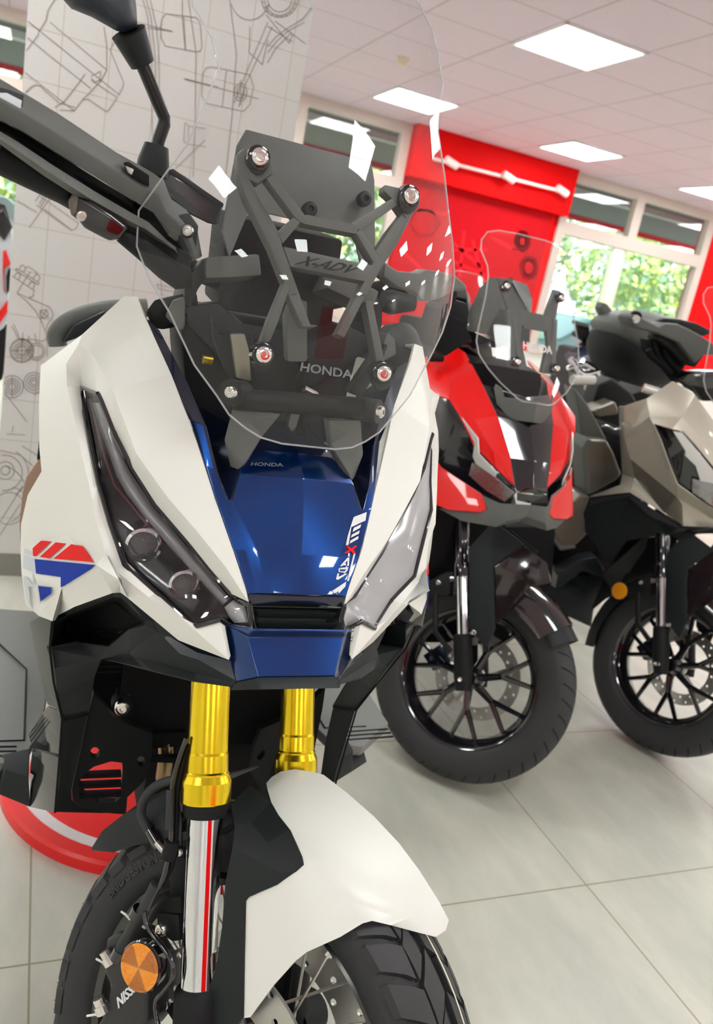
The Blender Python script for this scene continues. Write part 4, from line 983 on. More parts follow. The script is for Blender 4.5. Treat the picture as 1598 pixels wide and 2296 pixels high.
# --- steered assembly
DEL = .635; RK = R(25.335)
WC = V((.301, .688, .3))
U_ = V((0, math.sin(RK), math.cos(RK)))
ROT = Matrix.Rotation(DEL, 3, U_)
LA = ROT @ V((1, 0, 0)); FW = ROT @ V((0, -math.cos(RK), math.sin(RK)))
def F(u, v, s): return onplane(u, v, LA, WC + LA * s)
def wp(s, a, r): return WC + LA * s + (FW * math.cos(a) + U_ * math.sin(a)) * r
def fk(sd, t, b=-.002, W=.186): return WC + LA * (sd * W / 2) + FW * b + U_ * t
def TR(s):
    s = abs(s)
    return .2915 - .007 * (s / .04) ** 2 if s <= .04 else .2845 - .016 * min(1, (s - .04) / .018) ** 1.4
prof = [(-.046, .226), (-.055, .240), (-.060, .256), (-.058, .271)] + [(k * .0105 - .0525, TR(k * .0105 - .0525)) for k in range(11)] + [(.058, .271), (.060, .256), (.055, .240), (.046, .226)]
def ringpart(name, prof, m, parent, n=96, closed=True, C0=None, ax=None, b=None, **kw):
    return lathe(name, WC, LA, prof, m, parent, n=n, closed=closed, base=(FW, U_), **kw)
tyre = ringpart('tyre', prof, M['rubber'], bike, ang=60)
# tread blocks (surface pattern of the tyre: one part)
bm = bmesh.new()
def block(qs, lift=.0072):
    """qs: 4 corners (s, a) ; builds a raised block following the tyre"""
    n = 3; top = []
    for i in range(n + 1):
        rw = []
        for j in range(n + 1):
            x, y = i / n, j / n
            s = (qs[0][0] * (1 - x) + qs[1][0] * x) * (1 - y) + (qs[3][0] * (1 - x) + qs[2][0] * x) * y
            a = (qs[0][1] * (1 - x) + qs[1][1] * x) * (1 - y) + (qs[3][1] * (1 - x) + qs[2][1] * x) * y
            rw.append((s, a))
        top.append(rw)
    tv = [[bm.verts.new(wp(s * 1.03, a, TR(s) + lift)) for s, a in rw] for rw in top]
    lv = {}
    def low(i, j):
        if (i, j) not in lv:
            s, a = top[i][j]; lv[(i, j)] = bm.verts.new(wp(s * 1.0, a, TR(s) - .003))
        return lv[(i, j)]
    for i in range(n):
        for j in range(n): bm.faces.new([tv[i][j], tv[i + 1][j], tv[i + 1][j + 1], tv[i][j + 1]])
    ed = [(i, 0) for i in range(n)] + [(n, j) for j in range(n)] + [(i, n) for i in range(n, 0, -1)] + [(0, j) for j in range(n, 0, -1)]
    for k in range(len(ed)):
        a, b = ed[k], ed[(k + 1) % len(ed)]
        bm.faces.new([tv[b[0]][b[1]], tv[a[0]][a[1]], low(*a), low(*b)])
NP = 20; da = 2 * PI / NP
for k in range(NP):
    a = k * da
    for sg, of in ((1, 0), (-1, .5)):
        A = a + of * da
        sh_ = .28 * da
        block([(sg * .060, A + .06 * da), (sg * .031, A + .06 * da - sh_), (sg * .031, A + .46 * da - sh_), (sg * .060, A + .44 * da)])
        block([(sg * .060, A + .60 * da), (sg * .034, A + .60 * da - sh_), (sg * .031, A + .96 * da - sh_), (sg * .060, A + .93 * da)])
        block([(sg * .028, A + .02 * da - sh_), (sg * .002, A + .30 * da - sh_), (sg * .002, A + .80 * da - sh_), (sg * .028, A + .50 * da - sh_)])
        block([(sg * .030, A + .56 * da - sh_), (sg * .012, A + .76 * da - sh_), (sg * .012, A + 1.16 * da - sh_), (sg * .030, A + .96 * da - sh_)])
rnd = random.Random(4)
for k in range(NP * 4):
    for sg in (-1, 1):
        a = k * da / 4 + rnd.uniform(-.02, .02); s = sg * rnd.choice((.052, .058))
        p = wp(s, a, TR(s) + .003); d = (wp(s * 1.2, a, TR(s) + .02) - p).normalized() * rnd.uniform(.004, .008) + FW * rnd.uniform(-.002, .002)
        tube_bm(bm, [p, p + d], [.0005, .0003], 4)
bmesh.ops.recalc_face_normals(bm, faces=bm.faces)
finish(bm, 'tyre_tread', M['tread'], tyre, ang=30)
a0 = -.55
mesh('tyre_paint_line', [wp(.016 + d, a0 + k * .05, TR(.016) + .0078) for k in range(60) for d in (-.0014, .0014)], [[2 * k, 2 * k + 1, 2 * k + 3, 2 * k + 2] for k in range(59)], mat('cream_paint_mark', (.75, .72, .6), .6), tyre, orient='cam')
# raised maker's lettering on the side wall
def angp(u, v, s):
    P = F(u, v, s) - WC - LA * s
    return math.atan2(P.dot(U_), P.dot(FW)), P.length
aA, rA = angp(248, 2018, -.0605); aB, rB = angp(365, 1925, -.0605)
def fnl(s, t):
    a = aA + (aB - aA) * s; return wp(-.0585, a, .2475 + .014 * t), -LA
text('tyre_lettering', 'BRIDGESTONE', fnl, M['tread'], tyre, .0016, bold=.03)
# rim, hub, spokes
rim = ringpart('wheel_rim', [(-.040, .236), (-.044, .228), (-.040, .216), (-.020, .212), (-.012, .200), (.012, .200), (.020, .212), (.040, .216), (.044, .228), (.040, .236), (.0, .222)], M['gloss'], bike, ang=40)
ringpart('hub', [(-.050, .0), (-.050, .024), (-.040, .030), (-.038, .044), (-.032, .046), (-.028, .030), (.028, .030), (.032, .046), (.038, .044), (.040, .030), (.050, .024), (.050, .0)], M['gloss'], rim, n=40, closed=False)
for k in range(28):
    sg = 1 if k % 2 else -1
    a = k * 2 * PI / 28; tw = .9 if (k // 2) % 2 else -.9
    tube('spoke', [wp(sg * .035, a + tw, .040), wp(sg * .006, a, .203)], .0019, M['steel'], rim, n=6)
    if k % 2 == 0:
        tube('spoke_nipple', [wp(sg * .010, a, .188), wp(sg * .005, a, .204)], .0034, M['bolt'], rim, n=6)
# discs with real holes
def disc(s, m, r0=.098, r1=.146, th=.0045, N=36):
    bm = bmesh.new()
    def P(a, r, z): return bm.verts.new(wp(s + z, a, r))
    cells = 3; dr = (r1 - r0) / cells; d = 2 * PI / N
    for z, fl in ((-th / 2, 1), (th / 2, -1)):
        for i in range(N):
            for c in range(cells):
                a0, a1, ra, rb_ = i * d, (i + 1) * d, r0 + c * dr, r0 + (c + 1) * dr
                ac, rc = (a0 + a1) / 2, (ra + rb_) / 2
                out = [(a0, ra), (ac, ra), (a1, ra), (a1, rc), (a1, rb_), (ac, rb_), (a0, rb_), (a0, rc)]
                if (i + c * 2) % 3 != 0:
                    bm.faces.new([P(a, r, z) for a, r in out][::fl]); continue
                h = [(ac + .0045 / rc * math.cos(t), rc + .0045 * math.sin(t)) for t in [R(225 + 45 * q) for q in range(8)]]
                for q in range(8):
                    bm.faces.new([P(*out[q], z), P(*out[(q + 1) % 8], z), P(*h[(q + 1) % 8], z), P(*h[q], z)][::fl])
                if z < 0:
                    for q in range(8):
                        bm.faces.new([P(*h[q], z), P(*h[(q + 1) % 8], z), P(*h[(q + 1) % 8], -z), P(*h[q], -z)])
    for r in (r0, r1):
        for i in range(72): bm.faces.new([P(i * d / 2, r, -th / 2), P((i + 1) * d / 2, r, -th / 2), P((i + 1) * d / 2, r, th / 2), P(i * d / 2, r, th / 2)])
    bmesh.ops.remove_doubles(bm, verts=bm.verts, dist=.00005)
    bmesh.ops.recalc_face_normals(bm, faces=bm.faces)
    o = finish(bm, 'brake_disc', m, bike, ang=30)
    for k in range(6):
        a = k * PI / 3 + .2
        tube('disc_carrier', [wp(s, a, .04), wp(s, a + .12, .100)], .006, M['inner'], o, n=8)
        bolt('disc_rivet', wp(s - .002, a + .12, .100), -LA, .0065, M['bolt'], o)
    return o
disc(-.062, M['steel']); disc(.062, M['steel'])
# forks
for sd in (-1, 1):
    up = U_
    lathe('fork_stanchion', fk(sd, .05), up, [(0, 0), (0, .0205), (.27, .0205), (.27, 0)], M['chrome'], bike, n=40)
    lathe('fork_upper_tube', fk(sd, .318), up, [(0, .022), (0, .0288), (.001, .0293), (.024, .0293), (.032, .0262), (.034, .0262), (.036, .0250), (.055, .0246), (.058, .0238), (.105, .0234), (.18, .0238), (.30, .0240), (.30, 0)], M['gold'], bike, n=64, ang=11)
    lathe('fork_dust_seal', fk(sd, .302), up, [(0, .0205), (0, .0245), (.008, .0265), (.018, .0270), (.018, .020)], M['black'], bike, n=40)
    lathe('fork_lower_leg', fk(sd, -.04), up, [(0, 0), (0, .022), (.03, .026), (.10, .0268), (.148, .0270), (.153, .0248), (.156, .0215), (.156, 0)], M['black'], bike, n=40)
    lathe('axle_clamp', WC + LA * sd * .115, LA, [(-.025, 0), (-.025, .03), (.025, .03), (.025, 0)], M['black'], bike, n=28)
box('steering_yoke', (.17, .90, .80), (.40, 1.0, .84), M['inner'], bike, bevel=.01)
# mudguard: painted part
E6 = lambda *p: [(500 + a / 2.663, 1500 + b / 2.663) for a, b in p]
def pf(k, x, y, s): (u, v), = E6((x, y)); return F(u, v, s)
G_ = dict(t0=(258, 682, .020), t1=(290, 645, .030), t2=(345, 612, .045), t3=(430, 598, .060), t4=(525, 612, .068), t5=(600, 632, .072), r1=(740, 740, .066), r2=(900, 880, .060), r3=(1050, 1040, .054), r4=(1170, 1200, .048), r5=(1290, 1390, .042), r6=(1347, 1500, .036), r7=(1330, 1560, .028), r8=(1270, 1600, .018),
    l1=(1150, 1570, -.004), l2=(1000, 1530, -.034), l3=(890, 1503, -.058), l4=(830, 1520, -.066), l5=(700, 1600, -.074), l6=(500, 1690, -.084), l7=(430, 1745, -.088), l8=(300, 1890, -.092), l9=(160, 2080, -.094), l10=(118, 2085, -.094), l11=(118, 2030, -.094), l12=(126, 1700, -.094), l13=(132, 1390, -.092), l14=(150, 1368, -.091),
    n1=(320, 1280, -.086), n2=(430, 1210, -.082), n3=(474, 1165, -.078), n4=(470, 1120, -.074), n5=(400, 960, -.058), n6=(330, 870, -.044), n7=(290, 800, -.030), n8=(268, 730, -.006),
    m1=(345, 690, .006), m2=(372, 870, -.040), m3=(500, 1010, -.060), m4=(560, 1110, -.070), m5=(556, 1165, -.074), m6=(410, 1245, -.084), m7=(600, 1200, -.071), m8=(740, 1370, -.066), c1=(540, 660, .040), c2=(640, 900, -.005), c3=(800, 1130, -.022), c4=(960, 1340, -.030), c5=(1130, 1480, -.018))
Q = {k: pf(k, *v) for k, v in G_.items()}
FF = ['t0 t1 m1 n8', 't1 t2 m1', 't2 t3 c1 m1', 't3 t4 t5 c1', 't5 r1 c2 c1', 'c1 c2 m2 m1', 'm1 m2 n6 n7 n8', 'r1 r2 c3 c2', 'c2 c3 m7 m4 m3 m2', 'm2 m3 n5 n6', 'm3 m4 n4 n5', 'm4 m5 n3 n4', 'm5 m6 n1 n2 n3', 'r2 r3 r4 c4 c3', 'c3 c4 m8 m7', 'c4 c5 l2 l3 m8', 'r4 r5 c5 c4', 'r5 r6 r7 r8 l1 c5', 'c5 l1 l2', 'm4 m7 m5', 'm7 m8 l5 l6 m6 m5', 'm8 l3 l4 l5', 'm6 l6 l7 l8 l12 l13 n1', 'n1 l13 l14', 'l8 l9 l10 l11 l12']
vs, fs = named(Q, FF)
mud = mesh('mudguard', vs, fs, M['white'], bike, solid=.003, bevel=0, ang=48)
# black carrier of the mudguard beside the fork leg
K = dict(a=(517, 1803, -.070), b=(560, 1760, -.02), c=(609, 1800, -.032), d=(624, 1827, -.046), e=(650, 1860, -.060), f=(676, 1920, -.076), g=(679, 1937, -.080), h=(661, 1954, -.084), i=(620, 1984, -.088), j=(556, 2012, -.0935), k=(549, 2022, -.0945), l=(546, 2150, -.0965), m=(544, 2283, -.0965), n=(500, 2330, -.0965), o=(462, 2300, -.0965), p=(467, 2221, -.0965), q=(485, 2161, -.0965), r=(497, 2081, -.096), s=(505, 1977, -.095), t=(521, 1900, -.086), u=(526, 1852, -.078), v=(562, 1843, -.064), w=(600, 1890, -.074), x=(625, 1955, -.085), y=(508, 1985, -.0955), z=(548, 2008, -.0945))
Q = {k: F(*v) for k, v in K.items()}
vs, fs = named(Q, ['a b c v u', 'v c d e w', 'e f g h x w', 'u v w x t', 't x i j z y s', 'x h i', 's y z k l q r', 'l m n o p q', 'j k z'])
mesh('mudguard_carrier', vs, fs, M['dark'], bike, solid=.004, bevel=.005, seg=3, bang=16, ang=65)
P = [F(*q) for q in ((208, 1908, -.085), (232, 1868, -.082), (280, 1830, -.078), (330, 1795, -.07), (400, 1765, -.05), (410, 1850, -.075), (410, 1905, -.088), (345, 1890, -.092), (300, 1897, -.094), (256, 1912, -.092))]
mesh('rear_mudguard', [p for p in P] + [p + LA * .17 for p in P], [list(range(10))] + [[i, (i + 1) % 10, 10 + (i + 1) % 10, 10 + i] for i in (0, 1, 2, 3)] + [[i, i + 1, 11 + i, 10 + i] for i in ()], M['dark'], bike, solid=.003, bevel=.004, ang=50)
# black inner mudguard behind the forks
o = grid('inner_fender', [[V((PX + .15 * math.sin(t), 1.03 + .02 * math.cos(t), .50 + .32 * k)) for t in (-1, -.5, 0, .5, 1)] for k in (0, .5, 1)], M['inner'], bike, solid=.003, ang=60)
# caliper, reflector, brackets
cp = [F(u, v, -.100) for u, v in ((236, 2105), (262, 2092), (300, 2110), (330, 2160), (330, 2290), (300, 2330), (200, 2330), (238, 2262), (245, 2210), (232, 2180), (236, 2140))]
cal = prism('brake_caliper', cp, LA * .05, mat('caliper_grey', (.035, .036, .038), .4, .3), bike, bevel=.006, seg=3)
ct = [F(u, v, -.1015) for u, v in ((266, 2262), (322, 2205), (312, 2188), (258, 2240))]
text('caliper_lettering', 'NISSIN', quadfn(ct[0], ct[1], ct[2], ct[3], n=-LA), M['whitedecal'], cal, .0006, bold=.03, shear=.3)
for (u, v), (u2, v2) in (((250, 2160), (237, 2138)), ((232, 2270), (222, 2245))):
    A = F(u, v, -.102); Bq = F(u2, v2, -.106)
    lathe('caliper_bolt', A, Bq - A, [(0, 0), (0, .0085), (.010, .0085), (.010, .0065), ((Bq - A).length + .004, .0065), ((Bq - A).length + .004, 0)], M['bolt'], cal, n=12, smooth=False)
rc = F(317, 2167, -.128)
nax = (-LA * .95 + FW * .12).normalized()
bs = lathe('reflector_base', rc - nax * .006, nax, [(-.006, 0), (-.006, .027), (.007, .0285), (.009, .027), (.009, 0)], M['gloss'], bike, n=40)
bm = bmesh.new(); _, ra_, rb2 = frame(nax)
c0 = bm.verts.new(rc + nax * .0052); N = 48; ring_ = [bm.verts.new(rc + nax * .0038 + (ra_ * math.cos(2 * PI * k / N) + rb2 * math.sin(2 * PI * k / N)) * .0262) for k in range(N)]
for k in range(N):
    f = bm.faces.new([c0, ring_[k], ring_[(k + 1) % N]]); f.material_index = (k // 8) % 2  # alternate wedges lighter and darker, prism shading painted as two colours
bmesh.ops.recalc_face_normals(bm, faces=bm.faces)
rf = finish(bm, 'reflector', [M['orange'], M['amber']], bs, smooth=False)
rf['label'] = 'round amber reflector'
bm = bmesh.new()
for i in range(-9, 10):
    for j in range(-9, 10):
        x = (i + (j % 2) * .5) * .0028; y = j * .0025
        if x * x + y * y < .0245 ** 2:
            c = rc + nax * .0052 + ra_ * x + rb2 * y
            tp = bm.verts.new(c + nax * .0008)
            q = [bm.verts.new(c - nax * .0012 + (ra_ * math.cos(t) + rb2 * math.sin(t)) * .0014) for t in [k * PI / 3 for k in range(6)]]
            for k in range(6):
                f = bm.faces.new([tp, q[k], q[(k + 1) % 6]]); f.material_index = int((math.atan2(y, x) % (2 * PI)) / (PI / 3)) % 2
bmesh.ops.recalc_face_normals(bm, faces=bm.faces)
finish(bm, 'reflector_prisms', [M['orange'], M['amber']], bs, smooth=False)
bp_ = [F(u, v, -.100) for u, v in ((350, 2045), (400, 2052), (404, 2110), (385, 2112), (352, 2090))]
prism('fork_bracket', bp_, LA * .03, M['black'], bike, bevel=.003)
prism('fork_bracket_top', [F(u, v, -.098) for u, v in ((352, 2046), (368, 2015), (405, 2010), (406, 2050))], LA * .03, M['black'], bike, bevel=.002)
bolt('bracket_bolt', F(362, 2084, -.104), -LA, .0078, M['bolt'], bike)
prism('fork_plate', [F(u, v, -.085) for u, v in ((382, 1900), (416, 1905), (416, 2020), (378, 2015))], LA * .01, M['black'], bike, bevel=.002)
prism('clip_bracket', [F(u, v, -.104) for u, v in ((385, 1896), (414, 1902), (412, 1925), (386, 1922))], LA * .006, M['black'], bike, bevel=.001)
bolt('clip_bolt', F(400, 1912, -.107), -LA, .005, M['bolt'], bike)
# hoses
def hose(name, pts, r, m, s=-.108): return tube(name, [F(u, v, s) for u, v in pts], r, m, bike, n=12, smooth_path=True)
hose('brake_hose', [(395, 1748), (365, 1755), (340, 1770), (322, 1795), (317, 1825), (328, 1853), (342, 1872)], .0058, M['rubber'], -.09)
hose('hose_ferrule', [(336, 1862), (350, 1885), (358, 1898)], .0066, M['gloss'], -.095)
hose('hose_fitting', [(352, 1890), (366, 1906), (374, 1914)], .0042, M['steel'], -.10)
hose('sensor_cable', [(418, 1655), (402, 1700), (390, 1745), (384, 1800), (384, 1870), (378, 1920), (366, 1970), (345, 2010), (330, 2045)], .0030, M['gloss'], -.118)
hose('sensor_cable', [(424, 1670), (408, 1720), (398, 1780), (395, 1860), (388, 1930), (376, 1960), (362, 1985)], .0032, M['inner'], -.112)
hose('cable_sleeve', [(383, 1770), (381, 1830), (380, 1860)], .0050, M['rubber'], -.119)
hose('cable_clip', [(386, 1886), (376, 1925)], .0085, M['black'], -.116)
hose('lower_brake_hose', [(352, 1982), (320, 2045), (288, 2100), (268, 2135)], .0078, M['rubber'], -.116)
hose('hose_collar', [(314, 2038), (304, 2056)], .0092, M['gloss'], -.116)
hose('hose_end', [(272, 2128), (262, 2150)], .0088, M['gloss'], -.116)
hose('speed_sensor_wire', [(324, 2045), (328, 2070), (345, 2100), (368, 2128), (386, 2160), (385, 2195), (368, 2220), (350, 2245), (350, 2275), (358, 2310)], .0028, M['gloss'], -.122)
for a in ((272, 2044, 292, 2062), (308, 2072, 326, 2082), (216, 2150, 242, 2168), (195, 2278, 232, 2276)):
    tube('cable_tie', [F(a[0], a[1], -.09), F((a[0] + a[2]) / 2, (a[1] + a[3]) / 2 - 2, -.092), F(a[2], a[3], -.09)], .0014, M['whitedecal'], bike, n=6)
# --- red display disc on the floor under it
dk = thing('floor_disc', (.335, 1.66, 0), 'round red plastic disc with a white ring on the floor under the white scooter', 'display disc')
lathe('disc_body', (.335, 1.66, 0), (0, 0, 1), [(0, 0), (0, .338), (.024, .338), (.030, .332), (.030, .305), (.030, 0)], mat('red_plastic', (.84, .012, .012), .35), dk, n=72)
lathe('white_ring', (.335, 1.66, .0302), (0, 0, 1), [(0, .276), (0, .302), (.0006, .302), (.0006, .276)], mat('white_plastic_ring', (.75, .68, .68), .4), dk, n=72, closed=True)
# ------------------------------------------------------------------ scooters behind
m_dred = mat('gloss_dark_guard', (.02, .012, .014), .12, coat=1.)
def front_end(th, wc, dl, lean=0., RW=.275, guard=None, forklen=.62):
    u0 = V((0, math.sin(R(26.5)), math.cos(R(26.5)))); rt = Matrix.Rotation(dl, 3, u0); rl = Matrix.Rotation(lean, 3, 'Y')
    u = rl @ u0; la = rl @ (rt @ V((1, 0, 0))); fw = rl @ (rt @ V((0, -math.cos(R(26.5)), math.sin(R(26.5)))))
    wc = V(wc)
    def w(s, a, r): return wc + la * s + (fw * math.cos(a) + u * math.sin(a)) * r
    def tr(s): return RW - .3 * (abs(s) / .06) ** 2.4 * .10
    pf_ = [(-.045, RW - .092), (-.054, RW - .078), (-.060, RW - .055), (-.060, RW - .036)] + [(k * .0115 - .0575, tr(k * .0115 - .0575)) for k in range(11)] + [(.060, RW - .036), (.060, RW - .055), (.054, RW - .078), (.045, RW - .092)]
    ty = lathe('tyre', wc, la, pf_, M['rubber'], th, n=96, closed=True, base=(fw, u), ang=60)
    bm = bmesh.new()
    for k in range(40):
        for sg in (-1, 1):
            a0 = (k + (sg > 0) * .5) * 2 * PI / 40; pts = []
            for j in range(7):
                s = sg * (.006 + j * .0085); pts.append((s, a0 + j * .022))
            for (s1, b1), (s2, b2) in zip(pts[:-1], pts[1:]):
                q = [w(s1, b1, tr(s1) + .0006), w(s1, b1 + .014, tr(s1) + .0006), w(s2, b2 + .014, tr(s2) + .0006), w(s2, b2, tr(s2) + .0006)]
                bm.faces.new([bm.verts.new(p) for p in q])
    bmesh.ops.remove_doubles(bm, verts=bm.verts, dist=.0001)
    finish(bm, 'tread_grooves', M['inner'], ty)
    ri = RW - .092
    rim_ = lathe('wheel_rim', wc, la, [(-.042, ri + .012), (-.048, ri + .002), (-.042, ri - .008), (-.02, ri - .014), (-.012, ri - .022), (.012, ri - .022), (.02, ri - .014), (.042, ri - .008), (.048, ri + .002), (.042, ri + .012), (0, ri - .006)], M['gloss'], th, n=72, closed=True, base=(fw, u), ang=50)
    lathe('hub', wc, la, [(-.05, 0), (-.05, .022), (-.02, .034), (.02, .034), (.05, .022), (.05, 0)], M['gloss'], rim_, n=32, base=(fw, u))
    for k in range(7):
        a = k * 2 * PI / 7
        bm = bmesh.new()
        tube_bm(bm, [w(-.012, a, .026), w(-.010, a + .06, .085)], [.012, .009], 8)
        tube_bm(bm, [w(-.010, a + .06, .08), w(-.006, a - .14, ri - .016)], [.008, .0065], 8)
        tube_bm(bm, [w(-.010, a + .06, .08), w(-.006, a + .28, ri - .016)], [.008, .0065], 8)
        bmesh.ops.recalc_face_normals(bm, faces=bm.faces)
        finish(bm, 'wheel_spoke', M['gloss'], rim_)
    # disc on the far side
    bm = bmesh.new(); N = 36; r0, r1 = .085, .120; c = .056
    for zz in (-.002, .002):
        for i in range(N):
            a0, a1 = i * 2 * PI / N, (i + 1) * 2 * PI / N; ac = (a0 + a1) / 2; rc_ = (r0 + r1) / 2 + (.008 if i % 2 else -.008)
            o8 = [(a0, r0), (ac, r0), (a1, r0), (a1, rc_), (a1, r1), (ac, r1), (a0, r1), (a0, rc_)]
            h8 = [(ac + .0045 / rc_ * math.cos(t), rc_ + .0045 * math.sin(t)) for t in [R(225 + 45 * q) for q in range(8)]]
            for q in range(8):
                bm.faces.new([bm.verts.new(w(c + zz, a_, r_)) for a_, r_ in (o8[q], o8[(q + 1) % 8], h8[(q + 1) % 8], h8[q])])
    bmesh.ops.remove_doubles(bm, verts=bm.verts, dist=.00005)
    dsc = finish(bm, 'brake_disc', M['steel'], th)
    for k in range(5):
        tube('disc_carrier', [w(c, k * 2 * PI / 5, .03), w(c, k * 2 * PI / 5 + .2, .088)], .007, M['steel'], dsc, n=8)
    for sd in (-1, 1):
        p = wc + la * sd * .085 + fw * -.0
        lathe('fork_stanchion', p + u * .1, u, [(0, 0), (0, .0165), (.22, .0165), (.22, 0)], M['chrome'], th, n=28)
        lathe('fork_lower_leg', p - u * .03, u, [(0, 0), (0, .020), (.04, .025), (.14, .024), (.145, .019), (.15, 0)], M['black'], th, n=28)
        lathe('fork_upper_tube', p + u * .265, u, [(0, .017), (0, .025), (.035, .0255), (.042, .022), (.10, .021), (.11, .023), (forklen - .265, .023), (forklen - .265, 0)], M['gloss'], th, n=28)
        lathe('axle_nut', p + la * sd * .02, la * sd, [(0, 0), (0, .011), (.012, .010), (.012, .005), (.008, 0)], M['bolt'], th, n=14)
    # fender over the tyre plus side carriers
    def ang(t): return R(t)
    def fr(s, a, r): return w(s, a, r)
    rows = []
    for t in range(20, 175, 10):
        rows.append([fr(s, ang(t), RW + rr) for s, rr in ((-.078, -.03), (-.070, .006), (-.045, .020), (0, .026), (.045, .020), (.070, .006), (.078, -.03))])
    bm = None
    md_ = grid('mudguard', rows, M['dark'], th, solid=.003, orient=None, ang=50)
    rows = []
    for t in range(28, 104, 8):
        rows.append([fr(s, ang(t), RW + rr) for s, rr in ((-.084, -.055), (-.080, -.01), (-.052, .024), (0, .032), (.052, .024), (.080, -.01), (.084, -.055))])
    grid('mudguard_front', rows, m_dred, th, solid=.003, orient=None, ang=50)
    def w2(s, f_, h): return wc + la * s + fw * f_ + u * h
    for sd in (-1, 1):
        s = sd * .096
        q = [w2(s, *p) for p in ((.022, .34), (.09, .41), (.17, .345), (.088, .29), (.09, .13), (.066, .078), (.022, .13))]
        prism('mudguard_carrier', q, la * sd * .006, M['dark'], th, bevel=.003)
        if sd < 0: q = [w2(s, *p) for p in ((.090, .288), (.168, .342), (.225, .295), (.235, .245), (.180, .235), (.092, .14))]
        if sd < 0: prism('mudguard_side', q, la * sd * .004, m_dred, th, bevel=.003)
        bolt('carrier_bolt', w2(s + sd * .007, .035, .12), la * sd, .008, M['bolt'], th)
        rp = w2(sd * .10, -.135, .225)
        lathe('reflector', rp, la * sd, [(-.004, 0), (-.004, .027), (.003, .027), (.005, .022), (.005, 0)], M['orange'], th, n=28)
        prism('reflector_bracket', [w2(sd * .096, *p) for p in ((-.12, .25), (-.03, .27), (-.03, .22), (-.12, .20))], la * sd * .004, M['black'], th, bevel=.002)
        bolt('bracket_bolt', w2(sd * .102, -.06, .25), la * sd, .008, M['bolt'], th)
        tube('caliper_stay', [w2(sd * .1, -.07, .22), w2(sd * .1, -.07, .12), w2(sd * .1, -.03, .07)], .008, M['black'], th, n=8)
    prism('brake_caliper', [w(.03, R(155), .08), w(.03, R(175), .12), w(.03, R(160), .16), w(.03, R(135), .13)], la * .06, M['navy'], th, bevel=.006)
    return w
def ctx(px):
    def f(u, v, w):
        return atx(u, v, px - w) if w < .5 else aty(u, v, w)
    return f
def pan(name, P, F, m, th, px, both=True, solid=.003, bevel=.003, **kw):
    f = ctx(px); Q = {k: (f(*v) if isinstance(v, tuple) else v) for k, v in P.items()}
    vs, fs = named(Q, F); o = mesh(name, vs, fs, m, th, solid=solid, bevel=bevel, **kw)
    return (o, twin(o, px)) if both else o
def screen(th, px, y0, m=None):
    def ys(z, l): return y0 + .42 * (z - 1.1) + .35 * (z - 1.1) ** 2 + 1.7 * l * l
    EZ = [(1.030, .040), (1.036, .055), (1.064, .097), (1.09, .125), (1.117, .145), (1.145, .151), (1.172, .148), (1.25, .130), (1.30, .122), (1.322, .123), (1.340, .130), (1.356, .136), (1.38, .133), (1.401, .118), (1.410, .09), (1.412, .04)]
    rows = [[V((px + e * t, ys(z, e * t), z)) for t in [k / 6 - 1 for k in range(13)]] for z, e in EZ]
    s = grid('windscreen', rows, M['screen'], th, ang=80)
    a = [r_[0] for r_ in rows]; b = [r_[-1] for r_ in rows]
    tube('windscreen_edge', a + b[::-1] + [a[0]], .0016, M['edge'], s, n=6)
    def P(l, z, off=.012): return V((px + l, ys(z, l) + off, z))
    for sg in (-1, 1):
        o_ = prism('windscreen_arm', [P(sg * .094, 1.30), P(sg * .070, 1.30), P(sg * .030, 1.225), P(sg * .040, 1.17), P(sg * .020, 1.10), P(sg * .045, 1.10), P(sg * .060, 1.20)], V((0, .014, 0)), M['grey'], th, bevel=.002)
        prism('windscreen_leg', [P(sg * .075, 1.23), P(sg * .058, 1.23), P(sg * .048, 1.10), P(sg * .066, 1.10)], V((0, .012, 0)), M['grey'], th, bevel=.002)
        for l, z in ((.081, 1.284), (.057, 1.117)):
            lathe('bolt_washer', P(sg * l, z, 0), (0, -1, .2), [(-.014, 0), (-.014, .012), (.001, .012), (.002, 0)], M['gloss'], th, n=20)
            bolt('screen_bolt', P(sg * l, z, -.003), V((0, -1, .2)), .0075, M['bolt'], th)
    prism('windscreen_crossbar', [P(-.045, 1.235), P(.045, 1.235), P(.032, 1.195), P(-.032, 1.195)], V((0, .014, 0)), M['grey'], th, bevel=.002)
    text('screen_lettering', 'HONDA', quadfn(P(-.042, 1.148, -.002), P(.042, 1.148, -.002), P(.042, 1.166, -.002), P(-.042, 1.166, -.002), n=V((0, -1, .3)).normalized()), M['whitedecal'], s, .0006, bold=.02)
    return ys
# ---- red scooter
PR = 1.122
red = thing('motor_scooter', (PR, 2.0, 0), 'gloss red motor scooter with a black hood, second from the left', 'motor scooter')
front_end(red, (1.152, 1.633, .275), .76)
X1 = lambda x, y: (860 + x / 3.995, 730 + y / 3.995)
P = dict(a=(993, 776, 1.88), b=(1023, 778, 1.86), c=(1043, 790, 1.83), d=(1065, 830, .108), e=(1082, 862, .099), f=(1115, 933, .082), g=(1144, 1028, .058), h=(1153, 1090, .047), j=(1149, 1086, .050), k=(1113, 1051, .092), l=(1063, 1000, .141), m=(1030, 930, .171), n=(1006, 894, .189), o=(958, 880, 1.76), p=(930, 828, 1.84), q=(948, 803, 1.86), r=(1010, 850, 1.75), s=(1062, 940, .139), t=(1105, 1010, .105))
pan('side_fairing', P, ['a b r q', 'b c d r', 'd e s r', 'e f s', 'f g t s', 'g h j k t', 'k l s t', 'l m r s', 'm n r', 'n o p q r'], M['red'], red, PR, bevel=.006, seg=3, bang=6, ang=60)
